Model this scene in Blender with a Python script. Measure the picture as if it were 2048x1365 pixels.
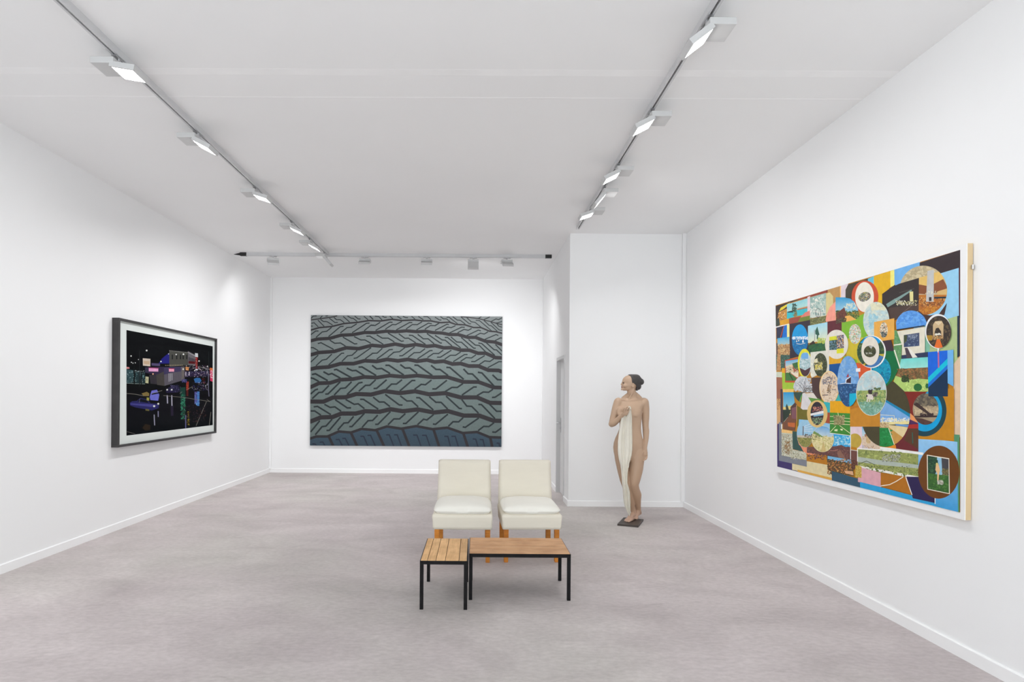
import bpy, bmesh, math, random
from mathutils import Vector, Matrix, noise

S = bpy.context.scene
COL = S.collection
for o in list(bpy.data.objects):
    bpy.data.objects.remove(o)

# ------------------------------------------------------------------ camera
F, VX, VY, EYE = 1190.0, 951.0, 789.5, 1.5          # focal length / vanishing point in 2048x1365 pixels, eye height
ROLL = math.radians(0.43)
cam_d = bpy.data.cameras.new('camera')
cam = bpy.data.objects.new('camera', cam_d)
COL.objects.link(cam)
cam_d.sensor_width = 36.0
cam_d.lens = F / 2048 * 36.0
cam_d.shift_x = (1024 - VX) / 2048
cam_d.shift_y = (VY - 682.5) / 2048
cam_d.clip_start = 0.05
cam.matrix_world = Matrix.Translation((0, 0, EYE)) @ Matrix.Rotation(math.pi / 2, 4, 'X') @ Matrix.Rotation(ROLL, 4, 'Z')
S.camera = cam

# ------------------------------------------------------------------ world (soft light of the hall behind the open side) and exposure
W = bpy.data.worlds.new('world')
S.world = W
W.use_nodes = True
W.node_tree.nodes['Background'].inputs[0].default_value = (0.90, 0.97, 1.0, 1)
W.node_tree.nodes['Background'].inputs[1].default_value = 3.0
S.view_settings.view_transform = 'Standard'
S.view_settings.look = 'None'
S.view_settings.gamma = 1.0
S.view_settings.use_curve_mapping = False
S.view_settings.exposure = 0.21
S.cycles.max_bounces = 9
S.cycles.diffuse_bounces = 7
S.cycles.glossy_bounces = 4
S.cycles.transparent_max_bounces = 12
LAMP_POWER = 5.9        # watts per lamp

# ------------------------------------------------------------------ pixel helpers (a pixel is a direction; the depth comes from a plane)
CR, SR = math.cos(ROLL), math.sin(ROLL)
def uv(px, py):
    u, v = px - VX, py - VY
    return u * CR + v * SR, -u * SR + v * CR
def on_x(px, py, X):
    u, v = uv(px, py); d = X * F / u
    return Vector((X, d, EYE - v * d / F))
def on_y(px, py, Y):
    u, v = uv(px, py)
    return Vector((u * Y / F, Y, EYE - v * Y / F))
def on_z(px, py, Z):
    u, v = uv(px, py); d = (EYE - Z) * F / v
    return Vector((u * d / F, d, Z))

# ------------------------------------------------------------------ materials
def lin(c):
    return tuple(((x / 255) / 12.92 if x / 255 <= 0.04045 else ((x / 255 + 0.055) / 1.055) ** 2.4) for x in c)
MATS = {}
def mat(name, rgb, rough=0.6, var=0.0, scale=8.0, stretch=(1, 1, 1), bump=0.0, bscale=60.0, metal=0.0, spec=0.5, rgb2=None, detail=4.0):
    """principled material whose colour and relief come from noise nodes; rgb is linear"""
    if name in MATS:
        return MATS[name]
    m = bpy.data.materials.new(name); MATS[name] = m
    m.use_nodes = True
    nt = m.node_tree; N = nt.nodes; L = nt.links
    b = N['Principled BSDF']
    b.inputs['Roughness'].default_value = rough
    b.inputs['Metallic'].default_value = metal
    b.inputs['Specular IOR Level'].default_value = spec
    tc = N.new('ShaderNodeTexCoord'); mp = N.new('ShaderNodeMapping')
    mp.inputs['Scale'].default_value = stretch
    L.new(tc.outputs['Object'], mp.inputs[0])
    nz = N.new('ShaderNodeTexNoise'); nz.inputs['Scale'].default_value = scale; nz.inputs['Detail'].default_value = detail
    L.new(mp.outputs[0], nz.inputs[0])
    cr = N.new('ShaderNodeValToRGB')
    a = rgb2 if rgb2 else tuple(x * (1 - var) for x in rgb)
    c = rgb if rgb2 else tuple(min(1, x * (1 + var)) for x in rgb)
    cr.color_ramp.elements[0].position = 0.3; cr.color_ramp.elements[1].position = 0.7
    cr.color_ramp.elements[0].color = (*a, 1); cr.color_ramp.elements[1].color = (*c, 1)
    L.new(nz.outputs[0], cr.inputs[0]); L.new(cr.outputs[0], b.inputs['Base Color'])
    if bump:
        n2 = N.new('ShaderNodeTexNoise'); n2.inputs['Scale'].default_value = bscale; n2.inputs['Detail'].default_value = 3
        L.new(mp.outputs[0], n2.inputs[0])
        bp = N.new('ShaderNodeBump'); bp.inputs['Strength'].default_value = bump; bp.inputs['Distance'].default_value = 0.01
        L.new(n2.outputs[0], bp.inputs['Height']); L.new(bp.outputs[0], b.inputs['Normal'])
    return m

def floor_material():
    m = bpy.data.materials.new('floor_concrete_vinyl'); m.use_nodes = True
    nt = m.node_tree; N = nt.nodes; L = nt.links
    b = N['Principled BSDF']; b.inputs['Roughness'].default_value = 0.62; b.inputs['Specular IOR Level'].default_value = 0.3
    tc = N.new('ShaderNodeTexCoord')
    def nz(scale, st, detail, rot=0.0, dist=0.0):
        mp = N.new('ShaderNodeMapping'); mp.inputs['Scale'].default_value = st; mp.inputs['Rotation'].default_value = (0, 0, rot)
        L.new(tc.outputs['Object'], mp.inputs[0])
        n = N.new('ShaderNodeTexNoise'); n.inputs['Scale'].default_value = scale; n.inputs['Detail'].default_value = detail
        n.inputs['Distortion'].default_value = dist; n.inputs['Roughness'].default_value = 0.6
        L.new(mp.outputs[0], n.inputs[0]); return n.outputs[0]
    def ramp(src, p0, c0, p1, c1):
        r = N.new('ShaderNodeValToRGB'); e = r.color_ramp.elements
        e[0].position, e[1].position = p0, p1; e[0].color = (*c0, 1); e[1].color = (*c1, 1)
        L.new(src, r.inputs[0]); return r.outputs[0]
    def mix(f, a, c, mode='MIX'):
        x = N.new('ShaderNodeMix'); x.data_type = 'RGBA'; x.blend_type = mode
        if isinstance(f, float): x.inputs[0].default_value = f
        else: L.new(f, x.inputs[0])
        L.new(a, x.inputs[6]); L.new(c, x.inputs[7]); return x.outputs[2]
    big = ramp(nz(0.55, (1, 1, 1), 5, 0.3, 0.6), 0.35, (0.485, 0.440, 0.432), 0.68, (0.605, 0.556, 0.546))
    strk = ramp(nz(1.7, (0.75, 1.25, 1), 8, 0.25, 0.9), 0.30, (0.86, 0.852, 0.85), 0.72, (1.08, 1.08, 1.078))
    fine = ramp(nz(30, (0.7, 1.2, 1), 6, 0.1), 0.35, (0.91, 0.905, 0.90), 0.65, (1.065, 1.065, 1.065))
    green = ramp(nz(0.4, (1, 1, 1), 3, 1.1), 0.45, (1.0, 0.985, 1.0), 0.7, (0.965, 1.0, 0.965))
    c = mix(1.0, big, strk, 'MULTIPLY'); c = mix(1.0, c, fine, 'MULTIPLY'); c = mix(1.0, c, green, 'MULTIPLY')
    scr = ramp(nz(7, (0.4, 2.0, 1), 8, 0.5, 0.6), 0.63, (1, 1, 1), 0.76, (0.76, 0.75, 0.75))
    c = mix(0.8, c, scr, 'MULTIPLY')
    L.new(c, b.inputs['Base Color'])
    bp = N.new('ShaderNodeBump'); bp.inputs['Strength'].default_value = 0.05; bp.inputs['Distance'].default_value = 0.004
    L.new(nz(50, (1, 1, 1), 5), bp.inputs['Height']); L.new(bp.outputs[0], b.inputs['Normal'])
    return m

M_WALL = mat('white_wall_paint', (0.87, 0.87, 0.873), 0.75, var=0.008, scale=0.8, bump=0.02, bscale=160, spec=0.25)
M_CEIL = mat('white_ceiling_board', (0.89, 0.89, 0.892), 0.85, var=0.012, scale=0.9, bump=0.02, bscale=120, spec=0.2)
M_SEAM = mat('ceiling_seam_filler', (0.915, 0.915, 0.917), 0.8, var=0.03, scale=3)
M_BASE = mat('white_gloss_trim', (0.90, 0.90, 0.90), 0.4, var=0.01, scale=2)
M_TRACK = mat('track_light_grey', (0.62, 0.62, 0.63), 0.45, var=0.02, scale=10)
M_LAMP = mat('lamp_white_housing', (0.58, 0.58, 0.58), 0.5, var=0.02, scale=12)
M_BLACK = mat('black_plastic', (0.012, 0.012, 0.013), 0.5, var=0.1, scale=20)
M_STEEL = mat('brushed_steel', (0.55, 0.55, 0.56), 0.3, metal=1.0, var=0.05, scale=30)

# ------------------------------------------------------------------ mesh helpers
def link(name, me, m=None, parent=None, smooth=False):
    o = bpy.data.objects.new(name, me); COL.objects.link(o)
    if m is not None:
        me.materials.append(m)
    if parent is not None:
        o.parent = parent
    if smooth:
        me.polygons.foreach_set('use_smooth', [True] * len(me.polygons))
    return o
def from_bm(name, bm, m=None, parent=None, smooth=False):
    bmesh.ops.recalc_face_normals(bm, faces=bm.faces)
    me = bpy.data.meshes.new(name); bm.to_mesh(me); bm.free()
    return link(name, me, m, parent, smooth)
def add_box(bm, a, b, mtx=None):
    x0, y0, z0 = a; x1, y1, z1 = b
    c = [(x0, y0, z0), (x1, y0, z0), (x1, y1, z0), (x0, y1, z0), (x0, y0, z1), (x1, y0, z1), (x1, y1, z1), (x0, y1, z1)]
    vs = [bm.verts.new(mtx @ Vector(p) if mtx else p) for p in c]
    for f in ((0, 3, 2, 1), (4, 5, 6, 7), (0, 1, 5, 4), (1, 2, 6, 5), (2, 3, 7, 6), (3, 0, 4, 7)):
        bm.faces.new([vs[i] for i in f])
    return vs
def box(name, a, b, m, parent=None, bevel=0.0, segs=2, mtx=None, smooth=False):
    bm = bmesh.new(); add_box(bm, a, b)
    if bevel:
        bmesh.ops.bevel(bm, geom=bm.edges[:], offset=bevel, segments=segs, affect='EDGES', profile=0.5)
    if mtx:
        bmesh.ops.transform(bm, matrix=mtx, verts=bm.verts)
    return from_bm(name, bm, m, parent, smooth)
def add_cyl(bm, p, q, r, n=16, r2=None):
    p, q = Vector(p), Vector(q); r2 = r if r2 is None else r2
    ax = (q - p).normalized(); t = ax.orthogonal().normalized(); w = ax.cross(t)
    A = [bm.verts.new(p + (t * math.cos(2 * math.pi * i / n) + w * math.sin(2 * math.pi * i / n)) * r) for i in range(n)]
    B = [bm.verts.new(q + (t * math.cos(2 * math.pi * i / n) + w * math.sin(2 * math.pi * i / n)) * r2) for i in range(n)]
    for i in range(n):
        bm.faces.new((A[i], A[(i + 1) % n], B[(i + 1) % n], B[i]))
    bm.faces.new(A[::-1]); bm.faces.new(B)
def cyl(name, p, q, r, m, parent=None, n=16, r2=None):
    bm = bmesh.new(); add_cyl(bm, p, q, r, n, r2); return from_bm(name, bm, m, parent)
def tag(o, label, cat, group=None):
    o['label'] = label; o['category'] = cat
    if group: o['group'] = group
    return o
def struct(o, label=None):
    o['kind'] = 'structure'
    if label: o['label'] = label
    return o
def thing(name, label, cat, loc=(0, 0, 0), rz=0.0, group=None):
    o = bpy.data.objects.new(name, None); COL.objects.link(o)
    o.empty_display_size = 0.1
    o.location = loc; o.rotation_euler = (0, 0, rz)
    return tag(o, label, cat, group)

# ------------------------------------------------------------------ the room
XL, XI, XR, YB, YN, H, Y0 = -3.88, 1.262, 2.822, 11.225, 8.03, 3.685, -2.6
T = 0.12
fl = struct(box('floor', (XL - T, Y0, -0.1), (XR + T, YB + T, 0.0), floor_material()), 'mottled warm grey concrete-look floor')
ce = struct(box('ceiling', (XL - T, Y0, H), (XR + T, YB + T, H + 0.1), M_CEIL), 'flat white ceiling with two filled joints')
for i, (ya, yb_, w, t) in enumerate(((4.06, 4.02, 0.075, 0.0006), (4.41, 4.36, 0.010, 0.0010))):
    bm = bmesh.new()
    vs = [bm.verts.new(p) for p in ((XL, ya - w / 2, H - t), (XR, yb_ - w / 2, H - t), (XR, yb_ + w / 2, H - t), (XL, ya + w / 2, H - t),
                                    (XL, ya - w / 2 - 0.01, H + .001), (XR, yb_ - w / 2 - 0.01, H + .001), (XR, yb_ + w / 2 + 0.01, H + .001), (XL, ya + w / 2 + 0.01, H + .001))]
    for f in ((0, 1, 2, 3), (0, 4, 5, 1), (2, 6, 7, 3)):
        bm.faces.new([vs[k] for k in f])
    from_bm('joint_strip', bm, M_SEAM, ce)
struct(box('wall_left', (XL - T, Y0, 0), (XL, YB + T, H), M_WALL), 'plain white wall behind the framed night street picture')
struct(box('wall_back', (XL, YB, 0), (XI + T, YB + T, H), M_WALL), 'plain white wall behind the tyre tread painting')
struct(box('wall_niche', (XI, YN, 0), (XR + T, YN + T, H), M_WALL), 'plain white wall behind the statue')
struct(box('wall_right', (XR, Y0, 0), (XR + T, YN + T, H), M_WALL), 'plain white wall behind the collage painting')
# inner side wall with a real door opening
DY0, DY1, DH = 8.42, 9.20, 2.06
bm = bmesh.new()
add_box(bm, (XI, YN + T, 0), (XI + T, DY0, H)); add_box(bm, (XI, DY1, 0), (XI + T, YB, H)); add_box(bm, (XI, DY0, DH), (XI + T, DY1, H))
struct(from_bm('wall_inner', bm, M_WALL), 'short white side wall with a door')
door = struct(bpy.data.objects.new('door_1', None)); COL.objects.link(door); door.location = (XI, DY0, 0)
door['label'] = 'white flush door recessed in the short side wall'
dw = DY1 - DY0
M_DOOR = mat('door_white', (0.74, 0.74, 0.74), 0.45, var=0.01, scale=3)
M_JAMB = mat('door_frame_grey_white', (0.62, 0.62, 0.62), 0.5, var=0.02, scale=3)
box('door_leaf', (0.05, 0.035, 0.006), (0.09, dw - 0.035, DH - 0.035), M_DOOR, door, bevel=0.003)
bm = bmesh.new()
add_box(bm, (-0.012, dw - 0.035, 0), (0.1, dw + 0.012, DH + 0.012)); add_box(bm, (-0.012, -0.012, 0), (0.1, 0.035, DH + 0.012))
add_box(bm, (-0.012, 0.035, DH - 0.035), (0.1, dw - 0.035, DH + 0.012))
from_bm('door_frame', bm, M_JAMB, door)
hd = bpy.data.objects.new('door_handle', None)
bm = bmesh.new()
add_box(bm, (0.044, dw - 0.115, 0.93), (0.05, dw - 0.075, 1.15)); add_cyl(bm, (0.05, dw - 0.095, 1.08), (-0.012, dw - 0.095, 1.08), 0.01, 12)
add_cyl(bm, (-0.008, dw - 0.095, 1.08), (-0.008, dw - 0.22, 1.08), 0.009, 12); add_cyl(bm, (0.046, dw - 0.095, 0.99), (0.036, dw - 0.095, 0.99), 0.014, 12)
from_bm('door_handle', bm, M_STEEL, door)['label'] = 'steel lever handle'

# skirting boards
SB, ST = 0.078, 0.014
def skirt(name, a, b, nrm):
    a, b, n = Vector((*a, 0)), Vector((*b, 0)), Vector((*nrm, 0))
    bm = bmesh.new()
    prof = ((0, 0), (ST, 0), (ST, SB - 0.006), (ST - 0.005, SB), (0, SB))
    A = [bm.verts.new(a + n * p + Vector((0, 0, z))) for p, z in prof]
    B = [bm.verts.new(b + n * p + Vector((0, 0, z))) for p, z in prof]
    k = len(prof)
    for i in range(k):
        bm.faces.new((A[i], A[(i + 1) % k], B[(i + 1) % k], B[i]))
    bm.faces.new(A); bm.faces.new(B[::-1])
    return struct(from_bm(name, bm, M_BASE), 'low white skirting board')
skirt('baseboard_left', (XL, Y0), (XL, YB), (1, 0))
skirt('baseboard_back', (XL + ST, YB), (XI - ST, YB), (0, -1))
skirt('baseboard_inner', (XI, DY1 + 0.012), (XI, YB), (-1, 0))
bm_o = skirt('baseboard_inner', (XI, YN), (XI, DY0 - 0.012), (-1, 0))
skirt('baseboard_niche', (XI - ST, YN), (XR - ST, YN), (0, -1))
skirt('baseboard_right', (XR, Y0), (XR, YN), (-1, 0))
# slim corner mouldings
for n, (x0, y0, x1, y1) in enumerate(((XL, YB - 0.042, XL + 0.042, YB), (XI - 0.03, YB - 0.03, XI, YB), (XR - 0.05, YN - 0.042, XR, YN))):
    bm = bmesh.new(); add_box(bm, (x0, y0, SB), (x1, y1, H))
    bmesh.ops.bevel(bm, geom=[e for e in bm.edges if abs(e.verts[0].co.z - e.verts[1].co.z) > 1], offset=0.008, segments=3, affect='EDGES')
    struct(from_bm('trim_%d' % (n + 1), bm, M_WALL), 'slim white vertical corner moulding')

# ------------------------------------------------------------------ lighting tracks and lamps
TW, TH = 0.034, 0.050
def track(label, p, q, caps):
    """aluminium channel under the ceiling, slot downwards; local x along the track"""
    p, q = Vector(p), Vector(q); L_ = (q - p).length
    t = thing('lighting_track', label, 'track', p, math.atan2(q.y - p.y, q.x - p.x), 'lighting tracks under the ceiling')
    bm = bmesh.new()
    for y0, y1, z0, z1 in ((-TW / 2, TW / 2, -0.008, 0.0), (-TW / 2, -0.007, -TH, -0.008), (0.007, TW / 2, -TH, -0.008)):
        add_box(bm, (0, y0, z0), (L_, y1, z1))
    add_box(bm, (0, -TW / 2 - 0.004, -TH), (L_, -TW / 2, -TH + 0.004)); add_box(bm, (0, TW / 2, -TH), (L_, TW / 2 + 0.004, -TH + 0.004))
    from_bm('channel', bm, M_TRACK, t)
    box('slot', (0.001, -0.0068, -0.03), (L_ - 0.001, 0.0068, -0.0085), M_BLACK, t)['label'] = 'black slot'
    for c in caps:
        x = 0 if c == 0 else L_
        box('end_cap', (x - 0.05, -TW / 2 - 0.005, -TH - 0.003), (x + 0.05, TW / 2 + 0.005, 0.0), M_BLACK, t, bevel=0.004)['label'] = 'black end cap'
    if 0 in caps:
        cyl('end_cap', (-0.05, 0, -TH / 2), (-0.15, 0, -TH / 2 - 0.004), 0.022, M_BLACK, t, 12, 0.003)['label'] = 'black tapered tip'
    return t
XTL, XTR, YTB = -2.30, 1.30, 9.27
track('long pale lighting track running alongside the wall of the framed night picture', (XTL, -2.4, H), (XTL, 9.22, H), ())
track('long pale lighting track running alongside the wall of the collage painting', (XTR, -2.4, H), (XTR, 7.66, H), ())
track('pale lighting track with black end caps in front of the tyre tread wall', (-3.63, YTB, H), (1.12, YTB, H), (0, 1))

M_GLOW = bpy.data.materials.new('led_panel_glow'); M_GLOW.use_nodes = True
_n = M_GLOW.node_tree; _n.nodes.remove(_n.nodes['Principled BSDF'])
_e = _n.nodes.new('ShaderNodeEmission'); _e.inputs[0].default_value = (1.0, 0.99, 0.975, 1); _e.inputs[1].default_value = 8.0
_n.links.new(_e.outputs[0], _n.nodes['Material Output'].inputs[0])

def lamp(x, y, aim, tilt, label, group, dim=1.0, box_len=0.148):
    """track spot: adaptor, flat driver box reaching towards the lit wall, square LED head hinged below; local +x = aim"""
    t = thing('track_lamp', label, 'lamp', (x, y, H - TH), math.radians(aim), group)
    bm = bmesh.new(); add_box(bm, (-0.014, -0.055, -0.012), (0.014, 0.055, 0.002)); add_cyl(bm, (0, 0, -0.012), (0, 0, -0.032), 0.012, 12)
    from_bm('adaptor', bm, M_STEEL, t)
    box('driver_box', (-0.016, -0.085, -0.072), (box_len - 0.016, 0.085, -0.032), M_LAMP, t, bevel=0.004)
    a = math.radians(tilt)
    hinge = Vector((0.0, 0, -0.086))
    e1 = Vector((-math.cos(a), 0, -math.sin(a))); nrm = Vector((math.sin(a), 0, -math.cos(a)))
    mt = Matrix(((e1.x, 0, -nrm.x, hinge.x), (0, 1, 0, 0), (e1.z, 0, -nrm.z, hinge.z), (0, 0, 0, 1)))   # local: x along head, z = back of the head
    bm = bmesh.new(); add_cyl(bm, (0.0, -0.03, -0.08), (0.0, 0.03, -0.08), 0.008, 10); add_box(bm, (-0.012, -0.02, -0.083), (0.012, 0.02, -0.07))
    from_bm('hinge', bm, M_STEEL, t)
    # head: open tray with a recessed glowing panel
    bm = bmesh.new()
    Lh, Wh, th, rim = 0.158, 0.084, 0.034, 0.012
    add_box(bm, (-0.012, -Wh, 0.0), (Lh - 0.012, Wh, th - 0.008), mt)
    for a_, b_ in (((-0.012, -Wh, -0.008), (Lh - 0.012, -Wh + rim, 0)), ((-0.012, Wh - rim, -0.008), (Lh - 0.012, Wh, 0)),
                   ((-0.012, -Wh + rim, -0.008), (-0.012 + rim, Wh - rim, 0)), ((Lh - 0.012 - rim, -Wh + rim, -0.008), (Lh - 0.012, Wh - rim, 0))):
        add_box(bm, a_, b_, mt)
    hd_ = from_bm('lamp_head', bm, M_LAMP, t)
    bm = bmesh.new()
    vs = [bm.verts.new(mt @ Vector(p)) for p in ((-0.012 + rim, -Wh + rim, -0.003), (Lh - 0.012 - rim, -Wh + rim, -0.003), (Lh - 0.012 - rim, Wh - rim, -0.003), (-0.012 + rim, Wh - rim, -0.003))]
    fc = bm.faces.new(vs); bm.normal_update()
    wn = mt.to_3x3() @ Vector((0, 0, -1))
    if fc.normal.dot(wn) < 0: fc.normal_flip()
    me = bpy.data.meshes.new('led_panel'); bm.to_mesh(me); bm.free()
    p = link('led_panel', me, M_GLOW, hd_); p['label'] = 'glowing white panel'
    ld = bpy.data.lights.new('lamp_light', 'AREA'); ld.shape = 'RECTANGLE'; ld.size = Lh - 2 * rim; ld.size_y = 2 * (Wh - rim)
    ld.energy = LAMP_POWER * dim; ld.color = (0.985, 0.992, 1.0); ld.spread = math.radians(130)
    lo = bpy.data.objects.new('lamp_light', ld); COL.objects.link(lo); lo.parent = hd_
    lo.matrix_local = mt @ Matrix.Translation((Lh / 2 - 0.012, 0, -0.006))
    return t
ORD = ('first', 'second', 'third', 'fourth', 'fifth', 'sixth', 'seventh', 'eighth')
G1, G2, G3 = 'lamps on the track beside the night picture', 'lamps on the track beside the collage painting', 'lamps on the track facing the tyre painting'
lamp(XTL, 9.03, 180, 49, 'white track lamp where two lighting tracks meet, head tipped steeply', G1, 0.2)
for i, (y, tl, dm) in enumerate(((8.23, 28, 1.4), (7.415, 24, 1.6), (6.196, 17, 1.15), (4.892, 27, .8), (3.81, 9, .65), (2.2, 20, .3), (0.5, 20, .3), (-1.2, 20, .3))):
    lamp(XTL, y, 180, tl, 'white track lamp, %s from the track junction along the night picture side' % ORD[i], G1, dm)
for i, (y, tl, dm) in enumerate(((6.718, 19, 1.1), (6.108, 50, .4), (5.517, 27, .65), (4.466, 28, .65), (3.378, 38, .5), (2.0, 30, .15), (0.4, 25, .15), (-1.2, 25, .15))):
    lamp(XTR, y, 0, tl, 'white track lamp, %s from the statue wall along the collage side' % ORD[i], G2, dm)
for i, (x, tl, yaw, dm) in enumerate(((0.475, 28, 96, 1.8), (-0.05, 52, 90, 1.0), (-0.775, 22, 93, 2.1), (-1.74, 22, 94, 2.1), (-3.17, 30, 112, .7))):
    lamp(x, YTB, yaw, tl, 'white track lamp facing the tyre painting, %s from the door wall' % ORD[i], G3, dm)

# ------------------------------------------------------------------ low tables
M_FRAME = mat('black_steel_frame', (0.007, 0.0062, 0.007), 0.5, var=0.3, scale=40, bump=0.05, bscale=200, spec=0.15)
def wood(name, c1, c2, along):
    m = bpy.data.materials.new(name); m.use_nodes = True
    nt = m.node_tree; N = nt.nodes; L = nt.links
    b = N['Principled BSDF']; b.inputs['Roughness'].default_value = 0.55; b.inputs['Specular IOR Level'].default_value = 0.35
    tc = N.new('ShaderNodeTexCoord'); oi = N.new('ShaderNodeObjectInfo')
    ad = N.new('ShaderNodeVectorMath'); ad.operation = 'ADD'
    sc = N.new('ShaderNodeVectorMath'); sc.operation = 'SCALE'; sc.inputs[3].default_value = 37.0
    cx = N.new('ShaderNodeCombineXYZ')
    for k in range(3): L.new(oi.outputs['Random'], cx.inputs[k])
    L.new(cx.outputs[0], sc.inputs[0]); L.new(tc.outputs['Object'], ad.inputs[0]); L.new(sc.outputs[0], ad.inputs[1])
    mp = N.new('ShaderNodeMapping'); mp.inputs['Scale'].default_value = (2.5, 30, 30) if along == 'x' else (30, 2.5, 30)
    L.new(ad.outputs[0], mp.inputs[0])
    n1 = N.new('ShaderNodeTexNoise'); n1.inputs['Scale'].default_value = 1.6; n1.inputs['Detail'].default_value = 6; n1.inputs['Distortion'].default_value = 0.7
    L.new(mp.outputs[0], n1.inputs[0])
    n2 = N.new('ShaderNodeTexNoise'); n2.inputs['Scale'].default_value = 7; n2.inputs['Detail'].default_value = 4
    L.new(ad.outputs[0], n2.inputs[0])
    r = N.new('ShaderNodeValToRGB'); r.color_ramp.elements[0].position = 0.28; r.color_ramp.elements[1].position = 0.66
    r.color_ramp.elements[0].color = (*c2, 1); r.color_ramp.elements[1].color = (*c1, 1)
    L.new(n1.outputs[0], r.inputs[0])
    r2 = N.new('ShaderNodeValToRGB'); r2.color_ramp.elements[0].position = 0.3; r2.color_ramp.elements[1].position = 0.6
    r2.color_ramp.elements[0].color = (0.82, 0.76, 0.70, 1); r2.color_ramp.elements[1].color = (1.05, 1.05, 1.05, 1)
    L.new(n2.outputs[0], r2.inputs[0])
    mx = N.new('ShaderNodeMix'); mx.data_type = 'RGBA'; mx.blend_type = 'MULTIPLY'; mx.inputs[0].default_value = 1.0
    L.new(r.outputs[0], mx.inputs[6]); L.new(r2.outputs[0], mx.inputs[7])
    mm = N.new('ShaderNodeMapRange'); mm.inputs[3].default_value = 0.85; mm.inputs[4].default_value = 1.12
    L.new(oi.outputs['Random'], mm.inputs[0])
    m3 = N.new('ShaderNodeVectorMath'); m3.operation = 'SCALE'
    L.new(mx.outputs[2], m3.inputs[0]); L.new(mm.outputs[0], m3.inputs[3]); L.new(m3.outputs[0], b.inputs['Base Color'])
    bp = N.new('ShaderNodeBump'); bp.inputs['Strength'].default_value = 0.12; bp.inputs['Distance'].default_value = 0.003
    L.new(n1.outputs[0], bp.inputs['Height']); L.new(bp.outputs[0], b.inputs['Normal'])
    return m
def low_table(name, label, x0, y0, w, d, h, planks, along, c1, c2, rz=0.0):
    t = thing(name, label, 'table', (x0, y0, 0), rz)
    tb = 0.025
    for k, (x, y) in enumerate(((0, 0), (w - tb, 0), (0, d - tb), (w - tb, d - tb))):
        box('leg', (x, y, 0.0), (x + tb, y + tb, h - tb), M_FRAME, t, bevel=0.002)
    bm = bmesh.new()
    for a, b in (((0, 0, h - tb), (w, tb, h)), ((0, d - tb, h - tb), (w, d, h)), ((0, tb, h - tb), (tb, d - tb, h)), ((w - tb, tb, h - tb), (w, d - tb, h))):
        add_box(bm, a, b)
    from_bm('top_frame', bm, M_FRAME, t)
    m = wood(name + '_wood', c1, c2, along)
    e, g = 0.004, (0.0034 if along == 'x' else 0.0019)
    box('base_board', (tb, tb, h - 0.014), (w - tb, d - tb, h - 0.006), M_FRAME, t)
    tot = float(sum(planks)); pos = 0.0
    span = (d if along == 'x' else w) - 2 * e
    for p in planks:
        s0 = e + span * pos / tot + g; pos += p; s1 = e + span * pos / tot - g
        if along == 'x': a, b = (e, s0, h - 0.0062), (w - e, s1, h + 0.003 + random.uniform(0, .0008))
        else: a, b = (s0, e, h - 0.0062), (s1, d - e, h + 0.003 + random.uniform(0, .0008))
        box('plank', a, b, m, t, bevel=0.0012, segs=1)
    return t
random.seed(4)
low_table('low_table', 'small low table with lengthwise pale wood planks on black steel frame', -0.378, 4.136, 0.331, 0.64, 0.340, (110, 135, 150, 220, 128), 'y', (0.78, 0.49, 0.235), (0.62, 0.36, 0.16), math.radians(0.0))
low_table('low_table', 'longer low table with crosswise wood planks on black steel frame', -0.038, 4.336, 0.742, 0.485, 0.338, (133, 95, 140, 100), 'x', (0.66, 0.38, 0.195), (0.52, 0.28, 0.135), math.radians(0.0))

# ------------------------------------------------------------------ upholstered chairs
M_FAB = mat('cream_chair_cover', (0.75, 0.70, 0.60), 0.9, var=0.02, scale=6, bump=0.10, bscale=22, stretch=(0.6, 1, 2.2), spec=0.2)
M_FAB2 = mat('cream_seat_cushion', (0.85, 0.83, 0.765), 0.9, var=0.02, scale=6, bump=0.12, bscale=14, stretch=(0.6, 1, 1.5), spec=0.2)
M_LEG = wood('honey_orange_wood', (0.62, 0.235, 0.028), (0.46, 0.15, 0.014), 'x')
def soft(bm, cuts=2, it=2, fac=0.5):
    bmesh.ops.subdivide_edges(bm, edges=bm.edges[:], cuts=cuts, use_grid_fill=True)
    for _ in range(it):
        bmesh.ops.smooth_vert(bm, verts=bm.verts[:], factor=fac, use_axis_x=True, use_axis_y=True, use_axis_z=True)
def grid_solid(fn, nu, nv):
    """closed sheet from fn(u,v,side) with u,v in 0..1, side 0 bottom / 1 top"""
    bm = bmesh.new()
    R = [[[bm.verts.new(fn(i / nu, j / nv, s)) for j in range(nv + 1)] for i in range(nu + 1)] for s in (0, 1)]
    for i in range(nu):
        for j in range(nv):
            bm.faces.new((R[0][i][j], R[0][i][j + 1], R[0][i + 1][j + 1], R[0][i + 1][j])); bm.faces.new((R[1][i][j], R[1][i + 1][j], R[1][i + 1][j + 1], R[1][i][j + 1]))
    for i in range(nu):
        bm.faces.new((R[0][i][0], R[0][i + 1][0], R[1][i + 1][0], R[1][i][0])); bm.faces.new((R[0][i + 1][nv], R[0][i][nv], R[1][i][nv], R[1][i + 1][nv]))
    for j in range(nv):
        bm.faces.new((R[0][0][j + 1], R[0][0][j], R[1][0][j], R[1][0][j + 1])); bm.faces.new((R[0][nu][j], R[0][nu][j + 1], R[1][nu][j + 1], R[1][nu][j]))
    bmesh.ops.recalc_face_normals(bm, faces=bm.faces)
    return bm
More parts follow.
